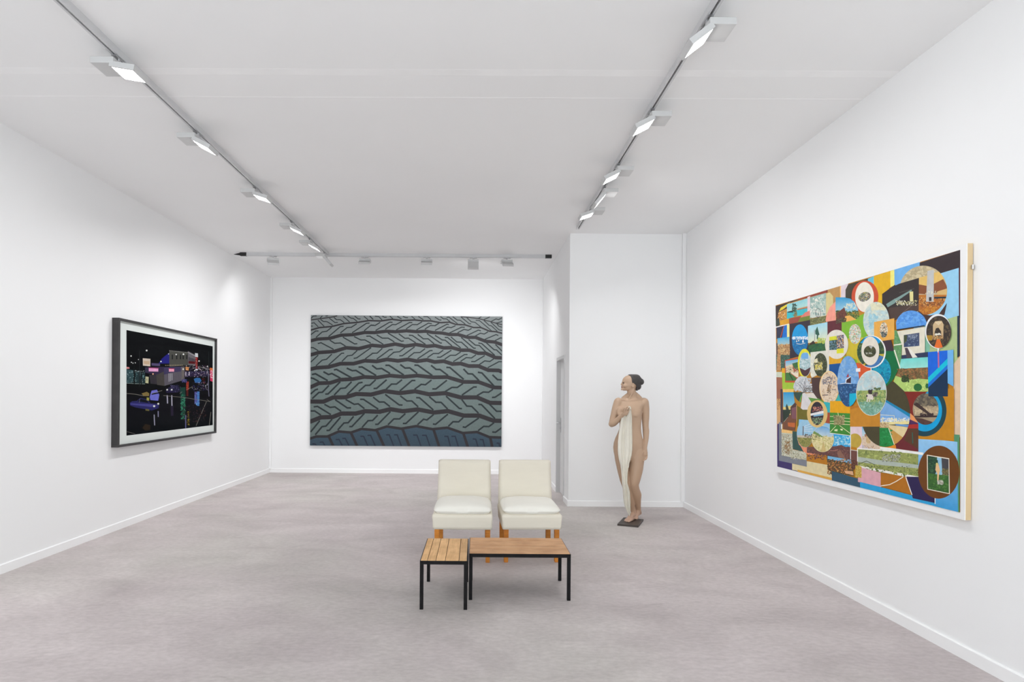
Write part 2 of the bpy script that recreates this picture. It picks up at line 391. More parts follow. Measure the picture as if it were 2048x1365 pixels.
def chair(label, cx, y, rz, crown, seed):
    """local: x right, y away from the viewer, front leg faces at y=0"""
    rnd = random.Random(seed)
    t = thing('upholstered_chair', label, 'chair', (cx, y, 0), rz)
    for sx in (-1, 1):
        for yy in (0.0, 0.50):
            tap = 0.004 if yy == 0 else 0.0
            bm = bmesh.new(); vs = add_box(bm, (min(sx * 0.25, sx * 0.205), yy, 0), (max(sx * 0.25, sx * 0.205), yy + 0.045, 0.40))
            for v in vs:
                if v.co.z < 0.1: v.co.x -= sx * tap * (1 if abs(v.co.x) > .22 else -1)
            bmesh.ops.bevel(bm, geom=bm.edges[:], offset=0.003, segments=2, affect='EDGES')
            from_bm('leg', bm, M_LEG, t)['label'] = 'honey orange wooden leg'
    # seat box with skirt, belling slightly at the top, with a crisp lower hem
    prof = ((0.300, 0.262, -0.022, 0.575), (0.325, 0.264, -0.024, 0.577), (0.37, 0.266, -0.026, 0.578), (0.402, 0.270, -0.030, 0.579), (0.422, 0.268, -0.028, 0.577), (0.434, 0.258, -0.014, 0.565), (0.44, 0.24, 0.01, 0.54))
    bm = bmesh.new(); rows = []
    for z, hx, y0, y1 in prof:
        r = 0.018; ring = []
        for cx_, cy_, a0 in ((hx - r, y0 + r, -90), (hx - r, y1 - r, 0), (-hx + r, y1 - r, 90), (-hx + r, y0 + r, 180)):
            for k in range(5):
                a = math.radians(a0 + 90 * k / 4); wob = 0.0022 * noise.noise(Vector((cx_ * 9 + seed, z * 18, a * 2)))
                ring.append(bm.verts.new((cx_ + (r + wob) * math.cos(a), cy_ + (r + wob) * math.sin(a), z)))
        rows.append(ring)
    for A, B in zip(rows, rows[1:]):
        for i in range(len(A)):
            bm.faces.new((A[i], A[(i + 1) % len(A)], B[(i + 1) % len(A)], B[i]))
    bm.faces.new(rows[0][::-1]); bm.faces.new(rows[-1])
    from_bm('seat_skirt', bm, M_FAB, t, True)
    # cushion: plump, rounded front roll, domed top
    def cush(u, v, s):
        x = (u * 2 - 1); yy = (v * 2 - 1)
        k = max(abs(x), abs(yy)); n = (abs(x) ** 8 + abs(yy) ** 8) ** 0.125 or 1e-6
        x *= k / n; yy *= k / n                                     # rounded-square outline
        e = max(0.0, 1 - k ** 6) ** 0.5
        X = x * 0.262; Y = 0.225 + yy * 0.262
        if yy > 0: X *= 1 - 0.025 * yy
        top = 0.462 + (0.034 + 0.026 * crown * (1 - x * x) * (1 - 0.5 * yy * yy)) * e + 0.018 * (yy * .5 + .5)
        bot = 0.462 - 0.040 * e
        z = top if s else bot
        z += 0.0035 * noise.noise(Vector((X * 7 + seed, Y * 9, 1.3))) * e
        return (X, Y, z)
    from_bm('seat_cushion', grid_solid(cush, 30, 26), M_FAB2, t, True)
    # backrest: cover pulled over a slab, slightly reclined and wider at the bottom
    def back(u, v, s):
        z = 0.425 + v * (0.855 - 0.425)
        hw = 0.264 - 0.008 * v; x = (u * 2 - 1) * hw
        edge = min(1.0, (1 - abs(u * 2 - 1)) / 0.10); ez = min(1.0, (1 - v) / 0.06)
        rnd_ = (1 - (1 - edge) ** 2) ** 0.5 * (1 - (1 - ez) ** 2) ** 0.5
        yc = 0.525 + 0.055 * v + 0.012 * math.sin(v * math.pi)
        th = 0.012 + 0.032 * rnd_
        bul = 0.006 * (1 - (u * 2 - 1) ** 2) * math.sin(math.pi * min(1, v * 1.1))
        yy = yc + (th if s else -th - bul) + 0.003 * noise.noise(Vector((x * 5 + seed, z * 7, s)))
        zt = z - (1 - math.sqrt(max(0, 1 - max(0, abs(u * 2 - 1) - 0.93) ** 2 / 0.0049))) * 0.009 * v
        return (x, yy, zt)
    from_bm('backrest', grid_solid(back, 26, 24), M_FAB, t, True)
    return t
chair('cream fabric slip-covered chair with domed seat, behind the small lengthwise-plank table', -0.108, 5.30, math.radians(-0.6), 1.15, 3)
chair('cream fabric slip-covered chair with flatter seat, nearest the door wall', 0.512, 5.32, math.radians(1.8), 0.75, 9)

# ------------------------------------------------------------------ flat painted pictures: layers of paint a few hundredths of a millimetre thick
def paint_mat(name, rough=0.5, spec=0.4, bump=0.03):
    m = bpy.data.materials.new(name); m.use_nodes = True
    nt = m.node_tree; N = nt.nodes; L = nt.links
    b = N['Principled BSDF']; b.inputs['Roughness'].default_value = rough; b.inputs['Specular IOR Level'].default_value = spec
    at = N.new('ShaderNodeAttribute'); at.attribute_name = 'paint'
    tc = N.new('ShaderNodeTexCoord')
    nz = N.new('ShaderNodeTexNoise'); nz.inputs['Scale'].default_value = 26; nz.inputs['Detail'].default_value = 5
    L.new(tc.outputs['Object'], nz.inputs[0])
    mr = N.new('ShaderNodeMapRange'); mr.inputs[1].default_value = 0.25; mr.inputs[2].default_value = 0.75; mr.inputs[3].default_value = 0.92; mr.inputs[4].default_value = 1.08
    L.new(nz.outputs[0], mr.inputs[0])
    sc = N.new('ShaderNodeVectorMath'); sc.operation = 'SCALE'
    L.new(at.outputs['Color'], sc.inputs[0]); L.new(mr.outputs[0], sc.inputs[3]); L.new(sc.outputs[0], b.inputs['Base Color'])
    if bump:
        bp = N.new('ShaderNodeBump'); bp.inputs['Strength'].default_value = bump; bp.inputs['Distance'].default_value = 0.003
        n2 = N.new('ShaderNodeTexNoise'); n2.inputs['Scale'].default_value = 300
        L.new(tc.outputs['Object'], n2.inputs[0]); L.new(n2.outputs[0], bp.inputs['Height']); L.new(bp.outputs[0], b.inputs['Normal'])
    return m

def clip_convex(poly, cl):
    """Sutherland-Hodgman; poly = [(x, y, colour)], cl = convex outline in any winding"""
    area = sum(cl[i][0] * cl[(i + 1) % len(cl)][1] - cl[(i + 1) % len(cl)][0] * cl[i][1] for i in range(len(cl)))
    if area < 0: cl = cl[::-1]
    out = poly
    for i in range(len(cl)):
        ax, ay = cl[i]; bx, by = cl[(i + 1) % len(cl)]
        inp, out = out, []
        if not inp: return []
        sd = [(bx - ax) * (p[1] - ay) - (by - ay) * (p[0] - ax) for p in inp]
        for j in range(len(inp)):
            p, q, s, t = inp[j - 1], inp[j], sd[j - 1], sd[j]
            if (s < 0) != (t < 0):
                k = s / (s - t)
                out.append((p[0] + (q[0] - p[0]) * k, p[1] + (q[1] - p[1]) * k, tuple(a + (b - a) * k for a, b in zip(p[2], q[2]))))
            if t >= 0: out.append(q)
    return out

class Painting:
    """flat paint: each stroke lies one thin layer above whatever it covers"""
    def __init__(self, tiles, to3d, normal, origin, gain=1.0, step=1.2e-5, first=8):
        self.tiles, self.to3d, self.n, self.o, self.gain, self.step = tiles, to3d, Vector(normal), Vector(origin), gain, step
        self.V, self.Fc, self.C = [], [], []
        self.border = None; self.cl = None; self.top = {}; self.first = first
        self.rnd = random.Random(7); self.many, self.small, self.keen = 1.0, 1.0, 1.0
    def P(self, t, x, y):
        ox, oy, s = self.tiles[t]; return (ox + x / s, oy + y / s)
    def raw(self, *polys):
        """polys of one stroke, each [(px, py, linear colour)]"""
        out = []
        for pts in polys:
            for cl in (self.cl, self.border):
                if cl and len(pts) > 2: pts = clip_convex(pts, cl)
            if len(pts) > 2: out.append(pts)
        if not out: return
        cells = set()
        for pts in out:
            xs = [q[0] for q in pts]; ys = [q[1] for q in pts]
            for i in range(int(min(xs) / 1.5), int(max(xs) / 1.5) + 1):
                for j in range(int(min(ys) / 1.5), int(max(ys) / 1.5) + 1): cells.add((i, j))
        k = max([self.top.get(c, self.first) for c in cells]) + 1
        for c in cells: self.top[c] = k
        off = self.n * (k * self.step)
        for pts in out:
            i0 = len(self.V)
            for x, y, c in pts:
                self.V.append(self.to3d(x, y) + off - self.o); self.C.append(tuple(min(0.95, v * self.gain) for v in c))
            self.Fc.append(tuple(range(i0, i0 + len(pts))))
    def ell_pts(self, t, cx, cy, rx, ry, rot=0, n=40):
        a = math.radians(rot)
        return [self.P(t, cx + rx * math.cos(w) * math.cos(a) - ry * math.sin(w) * math.sin(a), cy + rx * math.cos(w) * math.sin(a) + ry * math.sin(w) * math.cos(a)) for w in (2 * math.pi * i / n for i in range(n))]
    def p(self, t, c, *pts):
        """polygon; concave ones are cut into triangles by a fan through tessellation"""
        from mathutils.geometry import tessellate_polygon
        q = [self.P(t, *a) for a in pts]; col = lin(c)
        tri = tessellate_polygon([[Vector((x, y, 0)) for x, y in q]])
        self.raw(*[[(*q[i], col) for i in a] for a in tri])
    def e(self, t, c, cx, cy, rx, ry, rot=0, n=40):
        col = lin(c); self.raw([(*q, col) for q in self.ell_pts(t, cx, cy, rx, ry, rot, n)])
    def g(self, t, c0, c1, a, b, c, d):
        """quad a-b (first colour) to d-c (second colour)"""
        l0, l1 = lin(c0), lin(c1); q = [self.P(t, *v) for v in (a, b, c, d)]
        N = 6; polys = []
        for i in range(N):
            def row(s): return (tuple(q[0][m] + (q[3][m] - q[0][m]) * s for m in (0, 1)), tuple(q[1][m] + (q[2][m] - q[1][m]) * s for m in (0, 1)), tuple(x + (y - x) * s for x, y in zip(l0, l1)))
            A, B = row(i / N), row((i + 1) / N)
            polys.append([(*A[0], A[2]), (*A[1], A[2]), (*B[1], B[2]), (*B[0], B[2])])
        self.raw(*polys)
    def l(self, t, c, w, *pts):
        """mitred polyline of paint, width in tile units"""
        col = lin(c); ws = w / self.tiles[t][2] / 2; q = [Vector(self.P(t, *a)) for a in pts]
        L_, R_ = [], []
        for i, p in enumerate(q):
            d0 = (p - q[i - 1]).normalized() if i else None; d1 = (q[i + 1] - p).normalized() if i < len(q) - 1 else None
            if d0 is None: n = Vector((-d1.y, d1.x))
            elif d1 is None: n = Vector((-d0.y, d0.x))
            else:
                m = (d0 + d1); m = m.normalized() if m.length > 1e-4 else d0
                n = Vector((-m.y, m.x)); n = n / max(0.45, n.dot(Vector((-d0.y, d0.x))))
            L_.append(p + n * ws); R_.append(p - n * ws)
        self.raw(*[[(*L_[i], col), (*L_[i + 1], col), (*R_[i + 1], col), (*R_[i], col)] for i in range(len(q) - 1)])
    def dabs(self, t, cols, n, size, box, aspect=1.0, rot=None):
        n = int(n * self.many); size *= self.small
        """n small brush dabs inside a box (x0, y0, x1, y1); the current clip trims them"""
        r = self.rnd; cl = [lin(c) for c in cols]; av = [sum(c[m] for c in cl) / len(cl) for m in range(3)]; cl = [tuple(a + (b - a) * self.keen for a, b in zip(av, c)) for c in cl]; x0, y0, x1, y1 = box
        for i in range(n):
            cx, cy = r.uniform(x0, x1), r.uniform(y0, y1); s = size * r.uniform(0.5, 1.4); c = r.choice(cl); j = r.uniform(0.92, 1.08)
            c = tuple(v * j for v in c); a0 = r.uniform(0, 6.28); ra = r.uniform(0, 180) if rot is None else rot
            self.raw([(*q, c) for q in self.ell_pts(t, cx, cy, s * aspect * r.uniform(.9, 1.8), s * r.uniform(.5, 1.0), ra, 6)])
    def clip_e(self, t, *a): self.cl = self.ell_pts(t, *a, n=36)
    def clip_p(self, t, *pts): self.cl = [self.P(t, *a) for a in pts]
    def noclip(self): self.cl = None
    def build(self, name, m, parent):
        me = bpy.data.meshes.new(name); me.from_pydata(self.V, [], self.Fc)
        at = me.color_attributes.new('paint', 'FLOAT_COLOR', 'POINT')
        at.data.foreach_set('color', [x for c in self.C for x in (*c, 1.0)])
        for i, f in enumerate(me.polygons):
            pass
        o = link(name, me, m, parent)
        bm = bmesh.new(); bm.from_mesh(me)
        for f in bm.faces:
            f.normal_update()
            if f.normal.dot(self.n) < 0: f.normal_flip()
        bm.to_mesh(me); bm.free()
        return o

# ---- large canvas of tyre treads on the back wall
YC = YB - 0.045
c_tl, c_tr, c_br, c_bl = (on_y(*p, YC) for p in ((620.6, 630.8), (1004, 633.2), (1003.6, 894.6), (620.8, 891.8)))
x0, x1 = (c_tl.x + c_bl.x) / 2, (c_tr.x + c_br.x) / 2; z1, z0 = (c_tl.z + c_tr.z) / 2, (c_bl.z + c_br.z) / 2
tyre = thing('tyre_painting', 'huge unframed canvas of grey-green tyre treads above blue blocks', 'painting', ((x0 + x1) / 2, YB, z0))
M_CANV = mat('raw_canvas_edge', (0.10, 0.11, 0.115), 0.7, var=0.1, scale=20)
box('canvas', (x0 - tyre.location.x, YC - YB, 0), (x1 - tyre.location.x, -0.004, z1 - z0), M_CANV, tyre, bevel=0.003)
TT = dict(A=(615, 625, 9.75), B=(740, 625, 9.75), C=(870, 625, 9.75), D=(615, 760, 9.75), E=(740, 760, 9.75), F=(870, 760, 9.75), O=(600, 610, 4.4024))
PT = Painting(TT, lambda x, y: on_y(x, y, YC), (0, -1, 0), tyre.location, gain=0.70)
def px_of(X, Z, Y):   # world -> pixel for the border
    u, v = X * F / Y, (EYE - Z) * F / Y
    return (VX + u * CR - v * SR, VY + u * SR + v * CR)
PT.border = [px_of(x0 + .001, z1 - .001, YC), px_of(x1 - .001, z1 - .001, YC), px_of(x1 - .001, z0 + .001, YC), px_of(x0 + .001, z0 + .001, YC)]
PT.g('O', (150, 156, 157), (121, 136, 134), (60, 60), (1820, 60), (1820, 640), (60, 640))
PT.g('O', (121, 136, 134), (108, 122, 120), (60, 640), (1820, 640), (1820, 1300), (60, 1300))
DK, SP, NV = (51, 47, 51), (40, 50, 53), (40, 50, 68)
def joined(w, col, **segs):
    """one zigzag groove traced over several tiles"""
    pts = []
    for t, pp in segs.items():
        pts += [PT.P(t[0], *a) for a in pp]
    pts.sort(key=lambda a: a[0])
    out = []
    for a in pts:
        if not out or a[0] - out[-1][0] > 4: out.append(a)
    ox, oy, s = TT['A']
    PT.l('A', col, w, *[((a[0] - ox) * s, (a[1] - oy) * s) for a in out])
    return out
joined(30, DK, A=[(45, 354), (230, 300), (470, 278), (710, 220), (970, 198), (1200, 162)], B=[(210, 170), (430, 138), (620, 162), (875, 150), (1035, 168), (1190, 168)], C=[(0, 185), (110, 203), (280, 193), (410, 238), (585, 245), (750, 298), (895, 298), (1065, 370), (1190, 380), (1325, 414)])
joined(64, DK, A=[(45, 562), (195, 523), (430, 510), (655, 447), (890, 437), (1110, 395)], B=[(95, 397), (310, 370), (500, 380), (710, 362), (920, 380), (1080, 370), (1220, 395)], C=[(140, 405), (280, 435), (450, 435), (640, 490), (790, 490), (980, 565), (1160, 580), (1325, 640)])
joined(70, DK, A=[(45, 836), (225, 785), (520, 765), (755, 693), (1000, 710), (1255, 645)], B=[(250, 665), (490, 620), (690, 660), (900, 630), (1110, 665)], C=[(0, 650), (170, 695), (330, 690), (510, 740), (670, 740), (840, 800), (990, 800), (1180, 885), (1325, 891)])
joined(74, DK, A=[(45, 1114), (175, 1083), (410, 1068), (645, 1003), (900, 1003), (1115, 945)], B=[(130, 960), (330, 920), (545, 948), (735, 920), (920, 955), (1110, 930), (1260, 970)], C=[(170, 955), (340, 1010), (500, 1000), (660, 1050), (850, 1050), (1040, 1130), (1240, 1135), (1325, 1168)])
joined(74, DK, D=[(45, 152), (225, 68), (440, 62), (640, 0)], A=[(880, 1305), (1105, 1262)], B=[(130, 1275), (390, 1235), (655, 1260), (920, 1235), (1230, 1270)], C=[(240, 1265)], F=[(550, 42), (850, 45), (1140, 150), (1325, 155)])
joined(82, DK, D=[(45, 425), (310, 428), (495, 347), (740, 342), (950, 278), (1240, 290)], E=[(285, 222), (580, 262), (880, 225), (1150, 285)], F=[(190, 262), (500, 345), (820, 345), (1070, 450), (1325, 456)])
joined(84, DK, D=[(45, 821), (260, 735), (490, 728), (660, 660), (940, 660), (1120, 615)], E=[(190, 625), (400, 575), (640, 615), (930, 580), (1250, 640)], F=[(250, 612), (560, 700), (860, 700), (1140, 800), (1325, 804)])
g8 = [PT.P('D', *a) for a in ((45, 1150), (170, 1108), (390, 1108), (610, 1010), (850, 1030), (1050, 960))] + [PT.P('E', *a) for a in ((100, 985), (330, 912), (610, 955), (900, 905), (1220, 965))] + [PT.P('F', *a) for a in ((240, 935), (540, 1040), (820, 1020), (1060, 1120), (1325, 1131))]
lb, ld_ = lin((66, 88, 104)), lin((58, 77, 92))
PT.raw(*[[(*a, lb), (*b, lb), (b[0], 900, ld_), (a[0], 900, ld_)] for a, b in zip(g8, g8[1:])])
joined(50, DK, D=[(45, 1150), (170, 1108), (390, 1108), (610, 1010), (850, 1030), (1050, 960)], E=[(100, 985), (330, 912), (610, 955), (900, 905), (1220, 965)], F=[(240, 935), (540, 1040), (820, 1020), (1060, 1120), (1325, 1131)])
for t, a, b in (('D', (415, 1105), (505, 1300)), ('D', (845, 1030), (970, 1300)), ('E', (130, 985), (280, 1310)), ('E', (632, 955), (770, 1310)), ('E', (1238, 968), (1350, 1310)), ('F', (553, 1045), (640, 1310)), ('F', (1075, 1118), (1117, 1310))):
    PT.l(t, DK, 52, a, b)
PT.l('A', DK, 20, (45, 152), (250, 125), (500, 90), (580, 68)); PT.l('C', DK, 18, (500, 88), (640, 98), (860, 125), (980, 160), (1085, 180), (1190, 215), (1325, 245))
SIPES = dict(
 A=[(17, '60,130 110,75 180,70|245,115 290,70|350,75 400,70|75,215 130,205 210,285|60,270 105,270|200,150 325,275|255,140 310,180 385,185 490,250|425,115 535,200 590,200|515,100 565,145 640,145 715,200|695,80 820,190|780,72 850,115 890,118 970,180|920,75 990,130 1035,130|1100,80 1180,145|1210,75 1280,140'),
    (21, '60,440 160,365 215,365|165,490 285,385 375,370 470,295|410,475 640,280 705,272|640,405 770,300 855,292 960,225|870,400 1150,215 1210,210|1105,360 1240,250 1300,252'),
    (23, '60,690 110,690 210,750|200,610 265,595 510,725|435,545 530,605 645,600 740,660|690,485 920,618 970,612|910,475 1040,540 1120,540 1235,605|1145,467 1215,465 1260,493|60,975 210,835|165,1045 285,935 370,918 475,815|410,1030 665,800 715,798|670,960 780,850 870,838 970,745|900,900 960,890 1240,690|1125,910 1270,800 1300,800'),
    (33, '85,1215 155,1200 395,1335|60,1280 110,1290 220,1350|310,1160 410,1215 475,1195 640,1285|515,1125 565,1115 860,1280|765,1090 875,1140 945,1135 1105,1235|995,1070 1065,1068 1340,1235')],
 B=[(17, '0,75 65,140|95,75 170,85 235,150|240,75 285,100 325,97|385,75 445,125|530,80 615,130|640,80 695,105 740,105|810,80 875,130|940,80 1040,145|1040,85 1120,85 1190,145'),
    (21, '20,255 100,258 200,195|110,355 385,192 440,195|300,330 435,240 500,242 620,180|510,345 770,200 825,202|705,325 825,240 920,242 1015,185|905,345 1140,212 1205,222|1070,330 1180,258 1270,262 1350,210'),
    (23, '0,470 260,625|130,440 240,505 355,505 475,580|350,405 610,565 660,560|560,420 680,508 750,505 890,595|760,447 825,452 1080,625|930,430 1040,518 1135,518 1250,615|1110,415 1365,595|20,830 45,800 140,797 240,705|130,915 380,730 445,725|345,880 465,780 575,770 680,690|570,850 630,848 870,675|745,880 860,790 975,785 1075,710|925,910 1165,750 1220,745|1120,885 1235,805 1335,803'),
    (33, '40,1035 130,1105 230,1097 390,1195|300,1035 370,1035 660,1225|590,1020 685,1090 775,1085 920,1195|865,1032 935,1035 1215,1235|1190,1035 1290,1115 1360,1115')],
 C=[(17, '0,95 85,150 125,152|105,85 165,128 225,130 300,190|225,97 275,97 440,225|345,85 430,150 490,155 590,230|510,95 670,225 705,225|610,95 705,185 780,195 890,285|795,155 865,160 1105,365|955,160 1055,255 1100,265 1215,370|1085,190 1250,345 1310,355|840,125 905,85|950,145 1070,90|1100,175 1190,130 1240,145 1310,105|1190,215 1310,178|1190,200 1240,270 1310,292'),
    (21, '0,260 70,215|0,355 235,232 270,242|140,360 245,290 315,300 400,262|280,405 520,290 580,293|440,400 565,335 650,352 715,315|620,455 845,348 895,362|785,465 885,408 960,425 1035,380|970,530 1190,435 1235,452|1170,555 1275,500 1310,505'),
    (23, '0,450 140,540 200,545 330,655|95,600 135,600|190,490 245,492 500,695|310,480 425,580 515,585 645,700|510,490 755,700 795,700|655,530 785,640 865,648 990,775|845,600 910,610 1165,840|990,585 1150,730 1200,735 1310,840|1180,630 1310,760|0,805 70,805 160,740|40,877 105,877 320,740|190,915 300,840 400,840 500,775|355,965 575,825 635,825|500,955 610,885 710,892 800,830|705,962 775,962 970,845|865,1020 970,948 1070,960 1150,905|1030,1080 1245,965 1310,965'),
    (33, '0,1105 20,1115 100,1118 255,1235|220,1075 290,1078 560,1310|555,1105 645,1200 730,1205 855,1330|835,1170 915,1185 1160,1450|1120,1220 1220,1315 1310,1318')],
 D=[(31, '60,280 150,200 205,180|90,370 220,250 290,245 420,110|345,280 400,278 640,40|520,300 645,170 740,160 860,40|770,290 1000,65 1075,50|1000,225 1130,110 1215,108 1330,0|60,610 140,610 260,690|120,530 195,520 455,680|330,480 440,540 535,530 655,615|540,390 775,550 850,550|745,385 910,480 990,470 1110,565|1025,382 1090,382 1380,575|60,1020 240,800|150,1075 285,915 360,905 480,770|370,990 425,988 645,730|590,980 710,845 795,838 900,715|815,915 865,915 1110,655|1065,930 1180,800 1270,795 1370,690')],
 E=[(31, '70,172 130,168 325,0|310,190 420,85 515,85 625,0|580,220 820,15 885,15|870,185 1000,90 1080,98 1200,5|1215,180 1285,180 1500,10|60,340 180,435 275,435 390,525|295,285 570,492 635,495|590,315 720,415 815,415 940,530|900,350 965,352 1235,590|1155,330 1285,440 1380,440|100,870 155,870 400,620|350,880 465,765 575,765 690,660|640,853 700,853 945,625|925,880 1045,770 1110,785 1240,680|1225,865 1280,870 1520,670')],
 F=[(31, '200,230 330,150 435,150 545,75|525,300 755,142 815,142|820,310 940,240 1045,245 1130,185|1110,345 1170,342 1310,250|20,440 120,443 245,570|215,320 475,560 525,565|520,385 620,515 715,520 850,655|845,482 905,485 1170,760|1065,480 1200,615 1310,618|260,910 350,820 460,822 550,740|540,920 590,930 855,745|840,995 950,910 1050,915 1150,840|1115,1020 1180,1025 1310,930')])
BLUES = dict(D='95,1250 150,1255 175,1300|240,1220 300,1215 345,1300|550,1170 615,1165 685,1300|680,1145 735,1145 815,1300|1030,1105 1095,1105 1180,1300|1170,1085 1230,1085 1325,1300',
             E='315,1075 375,1075 465,1300|470,1075 530,1075 615,1300|840,1080 915,1080 995,1300|1015,1085 1095,1085 1170,1300',
             F='180,1105 250,1105 303,1310|320,1105 395,1105 455,1310|735,1155 795,1160 838,1310|870,1165 935,1170 968,1310|1200,1235 1250,1240 1262,1310')
def parse(s): return [[tuple(float(v) for v in q.split(',')) for q in seg.split()] for seg in s.split('|')]
for t, L_ in SIPES.items():
    for w, s in L_:
        for seg in parse(s): PT.l(t, SP, w, *seg)
for t, s in BLUES.items():
    for seg in parse(s): PT.l(t, NV, 25, *seg)
PT.build('painted_surface', paint_mat('tyre_paint', 0.55, 0.3), tyre)

# ---- framed night street picture on the left wall
XF = XL + 0.076                                                     # front plane of the frame
n_tl, n_tr, n_br, n_bl = (on_x(*p, XF) for p in ((237.2, 635.3), (433.9, 678), (433.9, 866.2), (237.4, 896)))
ya, yb2 = (n_tl.y + n_bl.y) / 2, (n_tr.y + n_br.y) / 2; zt, zb = (n_tl.z + n_tr.z) / 2, (n_bl.z + n_br.z) / 2
night = thing('framed_picture', 'framed picture of a rainy city street at night behind glass', 'picture', (XL, (ya + yb2) / 2, zb))
yo, zo = night.location.y, night.location.z
hw, hh = (yb2 - ya) / 2, zt - zb
M_FRM = mat('dark_bronze_frame', (0.035, 0.032, 0.033), 0.35, var=0.25, scale=6, spec=0.5)
M_FRS = mat('grey_frame_side', (0.075, 0.075, 0.08), 0.4, var=0.15, scale=5)
fw = 0.026
for nm, a, b in (('frame_rail', (0, -hw, hh - fw), (0.076, hw, hh)), ('frame_rail', (0, -hw, 0), (0.076, hw, fw)), ('frame_rail', (0, -hw, fw), (0.076, -hw + fw, hh - fw)), ('frame_rail', (0, hw - fw, fw), (0.076, hw, hh - fw))):
    box(nm, a, b, M_FRM, night, bevel=0.0025, segs=2)
box('back_board', (0.001, -hw + fw, fw), (0.012, hw - fw, hh - fw), M_FRS, night)
M_MAT = mat('white_mat_board', (0.82, 0.83, 0.82), 0.9, var=0.01, scale=3)
XM = XL + 0.048
bm = bmesh.new(); add_box(bm, (0.012, -hw + fw, fw), (0.048, hw - fw, hh - fw)); from_bm('mat_board', bm, M_MAT, night)
M_GLASS = bpy.data.materials.new('picture_glass'); M_GLASS.use_nodes = True
nt = M_GLASS.node_tree; nt.nodes.remove(nt.nodes['Principled BSDF'])
fr = nt.nodes.new('ShaderNodeFresnel'); fr.inputs[0].default_value = 1.42
tr = nt.nodes.new('ShaderNodeBsdfTransparent'); gl = nt.nodes.new('ShaderNodeBsdfGlossy'); gl.inputs['Roughness'].default_value = 0.02
mx = nt.nodes.new('ShaderNodeMixShader'); tr.inputs[0].default_value = (0.96, 0.97, 0.965, 1)
hf = nt.nodes.new('ShaderNodeMath'); hf.operation = 'MULTIPLY'; hf.inputs[1].default_value = 0.14
ge = nt.nodes.new('ShaderNodeNewGeometry'); fb = nt.nodes.new('ShaderNodeMath'); fb.operation = 'SUBTRACT'; fb.inputs[0].default_value = 1.0
h2 = nt.nodes.new('ShaderNodeMath'); h2.operation = 'MULTIPLY'; nt.links.new(ge.outputs['Backfacing'], fb.inputs[1])
nt.links.new(fr.outputs[0], hf.inputs[0]); nt.links.new(hf.outputs[0], h2.inputs[0]); nt.links.new(fb.outputs[0], h2.inputs[1]); nt.links.new(h2.outputs[0], mx.inputs[0]); nt.links.new(tr.outputs[0], mx.inputs[1]); nt.links.new(gl.outputs[0], mx.inputs[2])
nt.links.new(mx.outputs[0], nt.nodes['Material Output'].inputs[0])
box('glass_pane', (0.060, -hw + fw, fw), (0.062, hw - fw, hh - fw), M_GLASS, night)
NT = dict(N=(200, 600, 4.2656))
PN = Painting(NT, lambda x, y: on_x(x, y, XM), (1, 0, 0), night.location, gain=0.85)
PN.many, PN.small = 2.4, 0.5
PN.border = [PN.P('N', *a) for a in ((225.5, 258), (961.5, 397), (961.5, 1070), (225.5, 1160))]
PN.p('N', (12, 12, 16), (200, 240), (980, 380), (980, 1090), (200, 1180))
PN.g('N', (10, 10, 12), (20, 17, 24), (226, 700), (962, 660), (962, 900), (226, 900))
PN.g('N', (20, 17, 24), (12, 15, 20), (226, 900), (962, 900), (962, 1080), (226, 1165))
